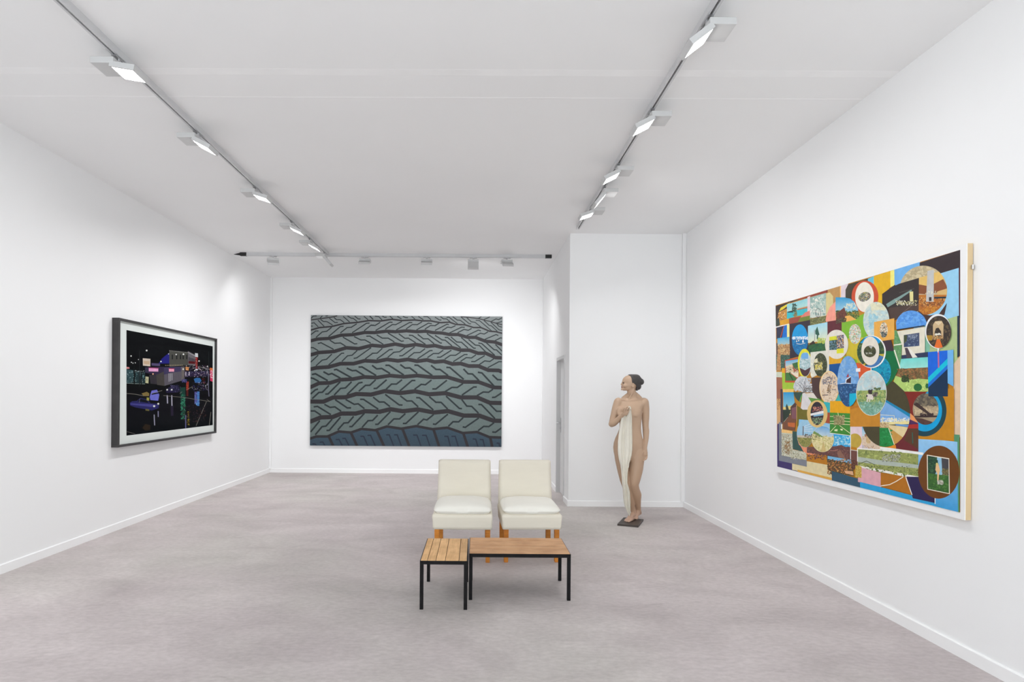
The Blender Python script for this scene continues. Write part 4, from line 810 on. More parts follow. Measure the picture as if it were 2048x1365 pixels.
    # --- mushroom rock
    G('K', (104, 176, 216), (206, 220, 222), (459, 880), (546, 884), (546, 925), (459, 925)); P('K', (216, 194, 170), (459, 925), (546, 930), (546, 1000), (459, 992)); P('K', (166, 116, 82), (470, 918), (485, 908), (508, 916), (502, 928), (474, 928)); P('K', (206, 176, 126), (479, 925), (496, 925), (500, 960), (478, 958)); P('K', (196, 186, 196), (459, 966), (520, 988), (546, 998), (459, 990)); D('K', [(226, 206, 180), (190, 150, 120)], 30, 4, (462, 935, 544, 985)); CP('K', (459, 882), (546, 886), (546, 930), (459, 930)); E('K', (232, 226, 212), 509, 880, 34, 32); NC()
    # --- river map strip
    P('K', (238, 236, 228), (436, 980), (760, 1000), (760, 1135), (436, 1072)); P('K', (150, 158, 90), (440, 986), (745, 1010), (740, 1118), (440, 1062)); D('K', [(120, 136, 70), (180, 190, 110), (96, 110, 60)], 120, 7, (442, 995, 738, 1110)); CP('K', (440, 986), (745, 1010), (740, 1118), (440, 1062)); P('K', (176, 186, 176), (440, 1022), (560, 1040), (740, 1062), (740, 1078), (560, 1062), (440, 1046)); D('K', [(170, 170, 160), (90, 90, 80), (200, 200, 190)], 90, 3.5, (555, 1010, 640, 1045)); L('K', (80, 90, 56), 3, (440, 1058), (480, 1042), (520, 1060)); D('K', [(50, 60, 44)], 40, 3, (460, 1065, 735, 1110)); NC()
    # --- bottom row
    P('i', (44, 66, 50), (885, 735), (1292, 810), (1310, 1065), (1120, 1035), (892, 968)); P('i', (122, 184, 224), (893, 742), (1290, 812), (1290, 872), (893, 790)); P('i', (104, 74, 44), (893, 830), (1290, 880), (1300, 1060), (893, 968)); D('i', [(200, 120, 60), (60, 46, 40), (130, 90, 50), (226, 170, 90), (40, 50, 40)], 150, 15, (895, 800, 1310, 1040)); P('i', (220, 170, 130), (1160, 980), (1300, 990), (1310, 1055), (1180, 1020)); P('i', (90, 54, 44), (1270, 800), (1375, 830), (1380, 905), (1320, 960), (1280, 960)); D('i', [(70, 46, 40), (130, 80, 60)], 40, 13, (1280, 820, 1370, 930))
    P('K', (50, 86, 108), (317, 1090), (452, 1128), (452, 1180), (317, 1140)); P('K', (222, 168, 178), (440, 1068), (549, 1098), (549, 1168), (440, 1140)); P('K', (196, 164, 66), (428, 1062), (457, 1068), (457, 1122), (428, 1115)); D('K', [(170, 140, 50), (216, 190, 100)], 40, 4, (430, 1064, 456, 1120))
    P('j', (178, 110, 22), (193, 748), (500, 800), (575, 1010), (193, 912)); L('j', (238, 230, 212), 10, (193, 906), (300, 890), (380, 850), (460, 798)); P('K', (40, 160, 216), (450, 1140), (549, 1165), (700, 1205), (930, 1290), (930, 1320), (450, 1190)); G('j', (150, 200, 238), (60, 156, 216), (640, 335), (1108, 382), (1112, 1225), (640, 1060)); P('j', (42, 162, 218), (560, 1045), (840, 1105), (842, 1160), (560, 1070)); P('j', (42, 30, 78), (500, 795), (690, 800), (840, 1045), (836, 1108), (575, 1052)); L('j', (238, 236, 232), 10, (492, 803), (566, 1012)); L('j', (238, 238, 236), 10, (840, 1040), (840, 1120))
    P('j', (86, 146, 106), (1066, 293), (1138, 300), (1138, 1230), (1112, 1230), (1106, 382), (1066, 378)); L('j', (238, 238, 234), 30, (186, 452), (700, 525))
    # --- orange, ring round the smoky skyline
    P('K', (198, 134, 22), (690, 700), (893, 700), (893, 948), (725, 938), (690, 900)); P('K', (90, 165, 225), (540, 740), (600, 740), (700, 880), (540, 900))
    P('K', (128, 36, 28), (660, 700), (760, 700), (725, 900), (690, 860)); E('x', (20, 66, 78), 1850, 822, 44.5, 51.5, 0, 60); E('x', (0, 160, 216), 1851, 822, 34.5, 41.5, 0, 60); P('h', (128, 36, 28), (100, 875), (500, 875), (420, 930), (320, 980), (270, 1100), (300, 1260), (220, 1260)); P('j', (232, 152, 92), (543, 40), (600, 90), (640, 160), (543, 118)); P('j', (78, 38, 88), (535, 112), (640, 160), (640, 185), (530, 185)); P('j', (172, 42, 36), (520, 178), (642, 170), (642, 228), (515, 228)); P('j', (108, 36, 42), (360, 420), (515, 222), (642, 222), (642, 498), (370, 462)); P('j', (88, 56, 36), (530, 226), (640, 226), (640, 470), (470, 360)); L('j', (50, 90, 76), 14, (570, 270), (575, 400)); P('j', (228, 142, 32), (186, 410), (372, 420), (378, 462), (186, 440))
    E('h', (166, 148, 120), 450, 1140, 186, 226); CE('h', 450, 1140, 186, 226); D('h', [(100, 92, 80), (130, 118, 96), (80, 74, 66)], 90, 36, (270, 920, 630, 1090)); D('h', [(206, 186, 150), (180, 160, 130)], 40, 34, (300, 1110, 630, 1210)); P('h', (62, 46, 44), (275, 1075), (330, 1045), (560, 1238), (525, 1245)); P('h', (58, 42, 42), (270, 1240), (640, 1232), (640, 1255), (270, 1262)); D('h', [(56, 40, 42)], 30, 14, (370, 1205, 560, 1245)); L('h', (56, 40, 42), 10, (412, 1170), (412, 1240)); P('h', (86, 58, 52), (280, 1262), (400, 1275), (560, 1330), (500, 1380), (300, 1370)); NC()
    # --- big dark olive circle with beach wedge
    E('j', (72, 66, 42), 250, 45, 294, 398, 0, 60); CE('j', 250, 45, 294, 398); P('j', (10, 132, 178), (150, -180), (560, 60), (560, 130), (150, -110)); P('j', (122, 172, 224), (180, -140), (545, 95), (545, 170), (180, 175)); D('j', [(236, 226, 170), (220, 226, 236)], 46, 14, (190, 100, 530, 150)); P('j', (236, 222, 156), (185, 150), (545, 135), (545, 172), (185, 178)); P('j', (104, 152, 206), (360, 168), (545, 180), (545, 208), (380, 190)); P('j', (226, 206, 156), (280, 178), (545, 212), (460, 345), (300, 250)); P('j', (202, 152, 74), (280, 200), (465, 335), (360, 430)); P('j', (22, 132, 62), (180, 205), (288, 215), (360, 425), (180, 450)); D('j', [(20, 110, 50), (40, 150, 80)], 20, 18, (190, 230, 330, 420)); P('j', (206, 176, 126), (184, 155), (270, 165), (290, 215), (184, 215)); D('j', [(150, 120, 80), (230, 210, 170)], 26, 9, (186, 158, 286, 212)); L('j', (236, 232, 206), 8, (288, 218), (358, 422)); L('j', (232, 226, 200), 6, (190, 62), (355, 70), (355, 160)); NC()
    P('K', (200, 136, 40), (403, 800), (545, 760), (545, 880), (403, 880)); P('j', (186, 116, 26), (-300, -60), (186, -60), (186, 200), (62, 196), (-300, 160)) if 0 else None
    # --- teal / green behind the ring
    P('f', (0, 108, 58), (760, 195), (972, 188), (1068, 470), (962, 682), (840, 800), (760, 700)); P('f', (62, 46, 56), (760, 10), (925, 5), (975, 192), (760, 195)); CP('f', (585, 200), (925, 250), (925, 800), (585, 800)); E('f', (0, 152, 184), 745, 545, 178, 250); NC(); CE('f', 745, 545, 176, 248); D('f', [(0, 130, 170), (20, 170, 200), (0, 110, 150)], 60, 34, (600, 300, 920, 780)); NC()
    P('f', (216, 88, 42), (325, 392), (480, 430), (582, 470), (582, 560), (400, 680), (370, 640)); L('f', (238, 236, 228), 14, (583, 480), (583, 560))
    # --- canyon landscape, blue block
    G('h', (116, 214, 206), (156, 226, 216), (95, 418), (484, 388), (484, 548), (70, 562)); P('h', (124, 88, 58), (70, 562), (484, 540), (484, 722), (350, 705), (200, 728), (18, 665)); D('h', [(150, 104, 66), (90, 70, 46), (170, 120, 70), (100, 96, 60)], 130, 20, (40, 560, 480, 705)); P('h', (178, 206, 114), (15, 660), (200, 726), (350, 702), (487, 716), (487, 888), (150, 888), (-10, 742)); D('h', [(196, 220, 130), (160, 190, 100)], 50, 22, (150, 720, 480, 880)); E('h', (34, 104, 52), 338, 828, 60, 55); E('h', (34, 104, 52), 472, 808, 24, 36); D('h', [(56, 76, 40), (40, 60, 36)], 26, 20, (115, 660, 215, 745))
    P('h', (16, 102, 218), (482, 322), (766, 296), (770, 956), (490, 956)); P('h', (0, 192, 218), (484, 690), (766, 412), (766, 505), (490, 772)); P('h', (24, 112, 212), (490, 770), (766, 500), (766, 565), (490, 832)); P('h', (12, 46, 78), (490, 828), (768, 560), (770, 958), (490, 958)); L('h', (196, 104, 144), 20, (634, 300), (638, 545)); P('h', (112, 182, 236), (764, 296), (850, 286), (850, 815), (768, 768)); L('h', (232, 236, 230), 18, (634, 255), (634, 302))
    # --- big interior circle, projector scene
    E('c', (196, 178, 140), 466, 674, 335, 347, 0, 60); CE('c', 466, 674, 335, 347); D('c', [(176, 160, 126), (210, 196, 160)], 40, 34, (180, 340, 620, 540)); P('c', (226, 188, 104), (400, 498), (525, 465), (525, 620), (400, 592)); P('c', (228, 190, 106), (612, 432), (700, 405), (760, 520), (612, 585)); P('c', (134, 78, 46), (400, 588), (525, 612), (525, 730), (400, 720)); P('c', (138, 80, 48), (612, 582), (745, 515), (810, 640), (612, 722)); P('c', (216, 180, 116), (660, 690), (820, 640), (820, 740), (660, 740)); P('c', (190, 116, 42), (400, 735), (820, 735), (820, 1040), (400, 1040)); D('c', [(120, 62, 34), (220, 150, 66), (90, 50, 40), (170, 90, 40), (226, 180, 110)], 120, 15, (405, 770, 790, 900)); D('c', [(206, 140, 50), (170, 96, 40)], 40, 26, (420, 900, 760, 1010)); P('c', (40, 50, 60), (620, 765), (790, 760), (790, 785), (620, 790)); P('c', (194, 194, 192), (525, 400), (616, 384), (612, 832), (505, 832)); P('c', (50, 40, 40), (546, 768), (582, 768), (582, 822), (546, 822)); D('c', [(250, 240, 200)], 8, 8, (490, 680, 640, 720)); NC()
    P('c', (70, 46, 40), (395, 955), (470, 1010), (560, 1024), (690, 1000), (798, 850), (765, 1015), (610, 1060), (545, 1160), (395, 1000))
    P('b', (52, 42, 44), (975, 412), (1200, 250), (1200, 850), (1090, 860), (975, 640)); P('c', (52, 44, 44), (-10, 645), (130, 580), (407, 498), (402, 960), (-10, 1080)); P('c', (78, 60, 54), (-10, 918), (400, 862), (400, 965), (300, 955), (80, 1090), (-60, 1100)); P('c', (126, 156, 150), (-10, 838), (298, 664), (312, 676), (-10, 900)); P('b', (126, 156, 150), (1042, 588), (1200, 488), (1200, 566), (1072, 640)); P('c', (76, 92, 84), (100, 720), (270, 690), (330, 830), (40, 850)) if 0 else None; P('c', (226, 216, 150), (276, 692), (326, 688), (328, 832), (280, 835)); D('c', [(226, 216, 150), (236, 236, 220), (150, 140, 90)], 60, 10, (85, 815, 375, 880)); L('c', (130, 110, 96), 6, (150, 1010), (300, 890), (400, 862)); L('c', (90, 90, 80), 6, (130, 705), (340, 650))
    # --- blue dome over cream picture
    CP('c', (70, 940), (535, 940), (525, 1165), (95, 1232)); E('c', (92, 156, 228), 300, 1190, 225, 235); NC(); CP('c', (98, 1222), (84, 1150), (112, 1055), (190, 980), (300, 957), (405, 978), (485, 1050), (518, 1160)); D('c', [(110, 172, 236), (76, 140, 220)], 50, 30, (90, 970, 510, 1170)); NC()
    P('h', (98, 152, 98), (-10, 0), (40, 15), (92, 110), (108, 240), (100, 400), (72, 540), (-10, 320)); D('h', [(80, 130, 80), (120, 170, 110)], 40, 14, (0, 60, 95, 380)); L('h', (232, 230, 212), 18, (-10, 222), (106, 205)); L('h', (232, 230, 212), 18, (0, 290), (80, 545)); P('h', (228, 222, 202), (38, 22), (440, -42), (440, 325), (108, 365), (112, 220)); L('c', (34, 32, 44), 14, (100, 1228), (492, 1168)); P('h', (46, 56, 88), (106, 368), (484, 318), (484, 392), (106, 418)); P('h', (78, 66, 76), (150, 262), (192, 258), (256, 402), (180, 410)); P('h', (236, 232, 222), (178, 235), (215, 258), (335, 395), (262, 405)); G('h', (74, 84, 110), (54, 70, 108), (136, 76), (360, 42), (360, 232), (138, 250)); D('h', [(150, 160, 180), (90, 104, 130)], 26, 12, (200, 70, 330, 120)); D('h', [(120, 140, 160), (40, 54, 90)], 26, 12, (160, 120, 350, 230)); P('h', (70, 80, 50), (140, 80), (185, 80), (180, 160), (142, 200))
    E('c', (238, 238, 238), 684, 1246, 184, 242, 0, 60); E('c', (58, 48, 42), 694, 1256, 175, 226, 0, 60); CE('c', 694, 1256, 175, 226); D('c', [(80, 66, 54), (46, 40, 38), (100, 84, 60)], 60, 24, (530, 1050, 860, 1460)); P('c', (206, 178, 136), (612, 1155), (645, 1105), (735, 1098), (762, 1150), (757, 1345), (728, 1345), (728, 1250), (690, 1195), (655, 1205), (636, 1260), (636, 1345), (614, 1345)); P('c', (226, 206, 170), (640, 1120), (690, 1105), (740, 1118), (690, 1165)); D('c', [(250, 245, 230)], 12, 9, (645, 1275, 720, 1300)); D('c', [(210, 170, 110), (150, 110, 70)], 36, 12, (600, 1310, 760, 1360)); P('h', (174, 134, 42), (458, 78), (545, 80), (545, 155), (485, 155)); P('h', (228, 112, 42), (612, 140), (655, 136), (698, 248), (640, 275), (578, 248)); NC()
    # --- ovals in the middle
    E('b', (202, 78, 46), 683, 456, 229, 272, 0, 60); E('b', (236, 230, 216), 675, 466, 160, 256, 0, 60); P('b', (74, 46, 40), (590, 735), (740, 690), (700, 760), (600, 770)) if 0 else None; E('b', (140, 150, 130), 675, 461, 108, 78, -22); CE('b', 675, 461, 108, 78, -22); D('b', [(60, 80, 90), (200, 180, 90), (150, 90, 60), (80, 120, 80), (226, 220, 200), (90, 70, 110)], 120, 14, (565, 380, 785, 550)); NC()
    CP('b', (180, 470), (345, 470), (605, 830), (600, 850), (365, 890), (180, 930)); G('b', (44, 152, 206), (150, 204, 222), (180, 470), (620, 470), (620, 720), (180, 730)); NC(); CP('b', (183, 550), (250, 497), (340, 476), (430, 492), (500, 545), (560, 660), (598, 835), (365, 888), (183, 925)); G('b', (44, 152, 206), (160, 206, 222), (180, 470), (620, 470), (620, 720), (180, 730)); D('b', [(226, 222, 190), (190, 216, 220)], 22, 18, (330, 560, 540, 660)); D('b', [(60, 90, 50), (110, 130, 60), (46, 70, 44), (140, 150, 80)], 110, 20, (190, 700, 590, 830)); P('b', (110, 60, 50), (195, 830), (230, 720), (330, 640), (370, 760), (330, 800), (200, 860)); D('b', [(120, 70, 56), (90, 56, 50)], 40, 18, (200, 720, 360, 830)); P('b', (236, 178, 90), (340, 795), (420, 775), (540, 850), (365, 890)); D('b', [(60, 60, 46), (100, 90, 70)], 40, 16, (190, 830, 360, 920)); NC()
    E('b', (204, 216, 210), 885, 870, 223, 322, 0, 60); CE('b', 885, 870, 223, 322); D('b', [(196, 212, 208), (216, 222, 206), (180, 206, 210)], 90, 44, (680, 570, 1090, 1170)); D('b', [(150, 198, 212), (170, 206, 214)], 26, 34, (770, 760, 890, 1010)); D('b', [(222, 220, 190)], 16, 40, (800, 570, 1050, 680)); NC()
    P('b', (232, 172, 78), (848, 892), (1196, 826), (1196, 1185), (990, 1215), (848, 1150)); E('b', (228, 216, 190), 1015, 1028, 68, 132); CE('b', 1015, 1028, 68, 132); D('b', [(60, 80, 80), (100, 110, 100), (200, 110, 60), (236, 230, 210)], 60, 12, (950, 900, 1080, 1160)); D('b', [(50, 66, 70), (80, 100, 100)], 34, 13, (975, 1060, 1060, 1150)); NC()
    E('b', (218, 222, 206), 512, 1096, 104, 169); CE('b', 512, 1096, 104, 169); D('b', [(226, 180, 150), (150, 190, 170), (236, 226, 190), (120, 160, 90), (216, 120, 90), (170, 206, 220)], 130, 15, (410, 930, 615, 1265)); NC()
    E('x', (226, 220, 208), 1673.8, 689.3, 23.3, 29.3); P('b', (216, 216, 50), (78, 1145), (205, 1128), (205, 1195), (78, 1212)); P('b', (60, 86, 88), (78, 1210), (205, 1193), (205, 1365), (78, 1370)); D('b', [(120, 160, 190), (40, 60, 56), (90, 120, 100)], 40, 14, (82, 1215, 200, 1360)); P('b', (66, 72, 92), (205, 1128), (325, 1108), (325, 1335), (205, 1348)); D('b', [(216, 150, 80), (60, 90, 150), (210, 216, 220), (40, 44, 60), (226, 180, 90)], 60, 13, (208, 1130, 322, 1335)); P('b', (224, 222, 40), (205, 1350), (325, 1338), (325, 1420), (205, 1430))
    E('f', (240, 240, 238), 592, 205, 245, 278, 0, 60); E('f', (46, 78, 54), 578, 203, 234, 266, 0, 60); CE('f', 578, 203, 234, 266); D('f', [(60, 96, 60), (36, 62, 46), (80, 110, 60), (110, 130, 70)], 130, 18, (345, 20, 820, 460)); P('b', (0, 150, 216), (610, 1250), (770, 1080), (980, 1180), (935, 1260), (780, 1150), (660, 1250)); P('f', (0, 150, 216), (430, 40), (540, -70), (660, -70), (755, 10), (700, 60), (580, -30), (470, 50)); P('f', (66, 118, 178), (700, 330), (740, 262), (800, 290), (700, 440), (580, 475), (470, 445), (600, 420)); P('f', (196, 178, 60), (715, 245), (820, 240), (800, 290), (735, 268)); P('f', (206, 176, 40), (440, 420), (490, 400), (480, 445)); NC(); E('f', (228, 220, 206), 572, 190, 153, 246, 0, 60); E('f', (64, 64, 42), 566, 200, 105, 99); CE('f', 566, 200, 105, 99); D('f', [(90, 90, 56), (40, 42, 34), (120, 116, 80), (60, 70, 40)], 70, 16, (465, 105, 670, 295)); P('f', (186, 186, 182), (545, 110), (620, 105), (590, 155)); D('f', [(206, 206, 196)], 12, 9, (490, 220, 600, 245)); NC()
    E('f', (112, 164, 218), 195, 710, 186, 432, 0, 60); CE('f', 195, 710, 186, 432); D('f', [(100, 154, 212), (128, 176, 224), (140, 180, 216)], 60, 36, (20, 300, 370, 720)); P('f', (32, 78, 126), (0, 765), (120, 748), (390, 758), (390, 1160), (0, 1160)); D('f', [(40, 96, 150), (24, 60, 104), (90, 140, 190), (30, 76, 130)], 110, 20, (20, 770, 370, 1130)); P('f', (60, 34, 44), (148, 735), (165, 680), (242, 628), (240, 740)); P('f', (236, 236, 238), (148, 738), (150, 680), (242, 622), (242, 634), (168, 684), (158, 738)); P('f', (176, 60, 66), (160, 645), (195, 570), (208, 632)); L('f', (226, 232, 240), 10, (60, 752), (150, 742), (250, 748)); P('f', (0, 178, 212), (215, 920), (400, 908), (400, 1160), (215, 1160)); NC()
    P('f', (240, 238, 240), (325, 490), (403, 485), (403, 545), (328, 549))
    E('f', (238, 232, 216), 592, 910, 261, 388, 0, 60); E('f', (190, 214, 216), 592, 910, 254, 380, 0, 60); CE('f', 592, 910, 254, 380); D('f', [(176, 206, 212), (206, 216, 216), (196, 204, 200)], 60, 44, (350, 540, 840, 840)); P('f', (166, 178, 104), (330, 872), (850, 855), (850, 1080), (330, 1080)); G('f', (140, 168, 106), (118, 176, 168), (330, 1010), (850, 1010), (850, 1300), (330, 1300)); D('f', [(126, 156, 90), (190, 196, 130), (100, 140, 84), (170, 176, 100)], 110, 24, (345, 880, 840, 1060)); D('f', [(120, 170, 150), (160, 200, 186), (96, 146, 120)], 70, 26, (400, 1060, 800, 1280)); D('f', [(90, 110, 70)], 12, 18, (640, 820, 740, 855))
    D('f', [(226, 216, 206)], 26, 26, (520, 940, 620, 1000)); P('f', (226, 216, 206), (510, 1060), (520, 990), (545, 1000), (530, 1062)); P('f', (226, 216, 206), (555, 1062), (560, 990), (580, 990), (572, 1062)); D('f', [(60, 50, 50)], 14, 18, (545, 855, 610, 920)); D('f', [(70, 60, 60), (150, 140, 130)], 16, 22, (620, 910, 690, 960)); D('f', [(60, 54, 56)], 4, 14, (505, 950, 525, 970)); NC()
    # --- brown egg with photograph
    E('j', (108, 62, 16), 884, 742, 246, 315, 0, 60); P('j', (236, 228, 210), (742, 534), (1008, 577), (1016, 1004), (748, 948)); CP('j', (753, 546), (1001, 588), (1006, 992), (757, 940)); P('j', (150, 196, 222), (740, 530), (1020, 560), (1020, 800), (740, 800)); P('j', (70, 68, 74), (915, 560), (1020, 580), (1020, 800), (925, 745)); P('j', (36, 70, 52), (740, 530), (850, 545), (885, 660), (840, 770), (740, 780)); D('j', [(40, 80, 56), (30, 56, 46), (60, 100, 66)], 50, 18, (755, 560, 860, 740)); D('j', [(140, 120, 76), (90, 90, 60)], 40, 14, (930, 700, 1000, 790)); G('j', (64, 110, 46), (50, 92, 40), (740, 750), (1020, 790), (1020, 1010), (740, 960)); D('j', [(80, 130, 56), (46, 86, 40)], 50, 16, (760, 780, 1000, 960)); P('j', (232, 190, 140), (852, 650), (880, 645), (900, 720), (888, 765), (882, 850), (866, 850), (868, 760), (845, 715)); E('j', (222, 200, 120), 864, 646, 14, 15); D('j', [(200, 200, 186), (150, 146, 130)], 16, 17, (875, 845, 935, 885)); NC()
    L('K', (238, 238, 236), 5, (818, 512), (818, 530))
collage(PK.p, PK.e, PK.g, PK.l, PK.dabs, PK.clip_e, PK.clip_p, PK.noclip)
PK.build('painted_surface', paint_mat('collage_paint', 0.5, 0.3), coll)

# ------------------------------------------------------------------ life-size statue on a small dark base
YS = 7.06
p_fl, p_fr, p_br = on_z(1234.6, 1052, 0), on_z(1276.5, 1056, 0), on_z(1279, 1043, 0)
ex = (p_fr - p_fl).normalized(); ey = Vector((-ex.y, ex.x, 0))
bw, bd = 0.236, 0.40
SO = p_fl + ex * bw / 2 + ey * bd / 2
statue = thing('statue', 'life-size painted statue of a standing nude woman holding a pale cloth', 'sculpture', SO)
M_PLATE = mat('dark_brown_base', (0.055, 0.042, 0.034), 0.5, var=0.25, scale=12)
rot = Matrix.Rotation(math.atan2(ex.y, ex.x), 4, 'Z')
box('base_plate', (-bw / 2, -bd / 2, 0), (bw / 2, bd / 2, 0.021), M_PLATE, statue, bevel=0.002, mtx=rot)['label'] = 'dark brown base plate'
def SP(sx, sy, dy):
    return on_y(1180 + sx / 4.0125, 730 + sy / 4.0125, YS + dy) - SO
def SZ(sx, sy, z):
    return on_z(1180 + sx / 4.0125, 730 + sy / 4.0125, z) - SO
U = YS / F / 4.0125                                                  # metres per traced unit
def tube(bm, pts, n=18, sub=4):
    """smooth tapered limb: pts = [(Vector, radius)], Catmull-Rom resampled, rounded ends"""
    P = [Vector(p) for p, r in pts]; R = [r for p, r in pts]
    Q = []
    for i in range(len(P) - 1):
        p0, p1, p2, p3 = P[max(i - 1, 0)], P[i], P[i + 1], P[min(i + 2, len(P) - 1)]
        for k in range(sub):
            t = k / sub
            Q.append((0.5 * ((2 * p1) + (p2 - p0) * t + (2 * p0 - 5 * p1 + 4 * p2 - p3) * t * t + (3 * p1 - p0 - 3 * p2 + p3) * t ** 3), R[i] + (R[i + 1] - R[i]) * (t * t * (3 - 2 * t) * .5 + t * .5)))
    Q.append((P[-1], R[-1]))
    d0 = (Q[1][0] - Q[0][0]).normalized(); d1 = (Q[-1][0] - Q[-2][0]).normalized()
    pre = [(Q[0][0] - d0 * Q[0][1] * s, Q[0][1] * math.sqrt(max(0.02, 1 - s * s))) for s in (0.97, 0.8, 0.45)]
    post = [(Q[-1][0] + d1 * Q[-1][1] * s, Q[-1][1] * math.sqrt(max(0.02, 1 - s * s))) for s in (0.45, 0.8, 0.97)]
    Q = pre + Q + post
    up = Vector((0.13, 0.97, 0.2)); rings = []
    for i, (p, r) in enumerate(Q):
        d = (Q[min(i + 1, len(Q) - 1)][0] - Q[max(i - 1, 0)][0]).normalized()
        a = (up - d * up.dot(d)).normalized(); b = d.cross(a); up = a
        rings.append([bm.verts.new(p + (a * math.cos(2 * math.pi * k / n) + b * math.sin(2 * math.pi * k / n)) * r) for k in range(n)])
    for A, B in zip(rings, rings[1:]):
        for k in range(n): bm.faces.new((A[k], A[(k + 1) % n], B[(k + 1) % n], B[k]))
    bm.faces.new(rings[0][::-1]); bm.faces.new(rings[-1])
def loft(bm, secs, n=32, power=2.3):
    """stack of superellipse rings: (centre Vector, half x, half y front, half y back)"""
    rings = []
    for c, hx, hf, hb in secs:
        ring = []
        for k in range(n):
            w = 2 * math.pi * k / n; cw, sw = math.cos(w), math.sin(w)
            x = abs(cw) ** (2 / power) * (1 if cw >= 0 else -1) * hx; y = abs(sw) ** (2 / power) * (1 if sw >= 0 else -1)
            ring.append(bm.verts.new(c + Vector((x, y * (hb if y > 0 else hf), 0))))
        rings.append(ring)
    for A, B in zip(rings, rings[1:]):
        for k in range(n): bm.faces.new((A[k], A[(k + 1) % n], B[(k + 1) % n], B[k]))
    bm.faces.new(rings[0][::-1]); bm.faces.new(rings[-1])
def blob(bm, c, rx, ry, rz, mtx=None, seg=20):
    m = Matrix.Translation(c) @ (mtx or Matrix.Identity(4)) @ Matrix.Diagonal((rx, ry, rz, 1))
    bmesh.ops.create_uvsphere(bm, u_segments=seg, v_segments=seg // 2 + 2, radius=1.0, matrix=m)
def remeshed(name, bm, voxel, smooth, factor=0.5):
    bmesh.ops.recalc_face_normals(bm, faces=bm.faces)
    me = bpy.data.meshes.new('tmp'); bm.to_mesh(me); bm.free()
    o = bpy.data.objects.new('tmp', me); COL.objects.link(o)
    md = o.modifiers.new('r', 'REMESH'); md.mode = 'VOXEL'; md.voxel_size = voxel; md.adaptivity = 0
    sm = o.modifiers.new('s', 'SMOOTH'); sm.iterations = smooth; sm.factor = factor
    dg = bpy.context.evaluated_depsgraph_get(); out = bpy.data.meshes.new_from_object(o.evaluated_get(dg)); out.name = name
    bpy.data.objects.remove(o); bpy.data.meshes.remove(me)
    return out

bm = bmesh.new()
# torso (left edge, right edge in traced units; depth front/back in metres; centre shift in depth)
TOR = ((258, 295, 372, .050, .050, .012), (268, 262, 402, .058, .056, .014), (280, 226, 440, .064, .066, .014), (296, 212, 452, .072, .076, .010), (318, 216, 444, .086, .082, .006), (350, 222, 420, .100, .086, .0), (395, 223, 415, .106, .086, .0),
       (435, 231, 413, .100, .082, .0), (475, 238, 409, .092, .078, .004), (512, 237, 407, .088, .076, .006), (550, 222, 411, .094, .080, .006), (590, 203, 420, .102, .092, .004), (630, 191, 427, .106, .108, .004), (665, 187, 431, .104, .120, .006), (705, 191, 433, .098, .118, .010), (745, 203, 430, .086, .100, .012), (772, 225, 415, .06, .07, .012))
loft(bm, [(SP((a + b) / 2, y, dy), (b - a) / 2 * U, hf, hb) for y, a, b, hf, hb, dy in TOR], power=2.25)
blob(bm, SP(368, 382, -.066), .064, .040, .066); blob(bm, SP(250, 378, -.066), .058, .040, .062)
blob(bm, SP(362, 404, -.080), .044, .036, .034); blob(bm, SP(248, 398, -.080), .042, .036, .034)
tube(bm, [(SP(302, 289, -.052), .009), (SP(345, 285, -.054), .009), (SP(405, 274, -.040), .010), (SP(440, 278, -.016), .011)], 10); tube(bm, [(SP(298, 291, -.052), .008), (SP(262, 280, -.043), .009), (SP(225, 284, -.016), .011)], 10)
# neck
tube(bm, [(SP(338, 275, .015), .056), (SP(336, 245, .010), .050), (SP(333, 215, .004), .051), (SP(330, 185, .0), .053)])
tube(bm, [(SP(352, 190, -.040), .014), (SP(335, 235, -.041), .012), (SP(312, 276, -.045), .009)], 10)
tube(bm, [(SP(395, 268, .02), .034), (SP(360, 235, .025), .03)], 12); tube(bm, [(SP(270, 272, .02), .03), (SP(305, 243, .022), .027)], 12)
# arms
tube(bm, [(SP(228, 300, .0), .055), (SP(212, 340, -.01), .049), (SP(195, 400, -.015), .043), (SP(180, 455, -.02), .039), (SP(174, 478, -.03), .036)])
tube(bm, [(SP(173, 476, -.03), .037), (SP(192, 468, -.06), .039), (SP(225, 440, -.10), .033), (SP(252, 412, -.135), .026), (SP(266, 397, -.150), .024)])
tube(bm, [(SP(434, 302, .0), .056), (SP(442, 345, .012), .050), (SP(445, 410, .02), .045), (SP(445, 465, .025), .040), (SP(446, 500, .02), .038), (SP(449, 535, .01), .039), (SP(449, 590, -.01), .033), (SP(445, 640, -.03), .026), (SP(442, 668, -.035), .0225)])
# viewer-left hand holding the cloth
tube(bm, [(SP(264, 400, -.150), .024), (SP(274, 392, -.164), .029), (SP(287, 388, -.175), .030), (SP(294, 380, -.180), .026)], 14)
for a, b, c, r in (((266, 377), (272, 355), (283, 341), .0070), ((277, 383), (284, 356), (296, 338), .0074), ((289, 388), (298, 361), (309, 344), .0074), ((301, 392), (311, 370), (320, 358), .0066)):
    tube(bm, [(SP(*a, -.188), r * 1.1), (SP(*b, -.206), r), (SP(*c, -.196), r * .9), (SP(c[0] + 6, c[1] + 5, -.182), r * .8)], 10)
tube(bm, [(SP(284, 376, -.165), .011), (SP(300, 355, -.166), .0105), (SP(317, 343, -.172), .009)], 10)
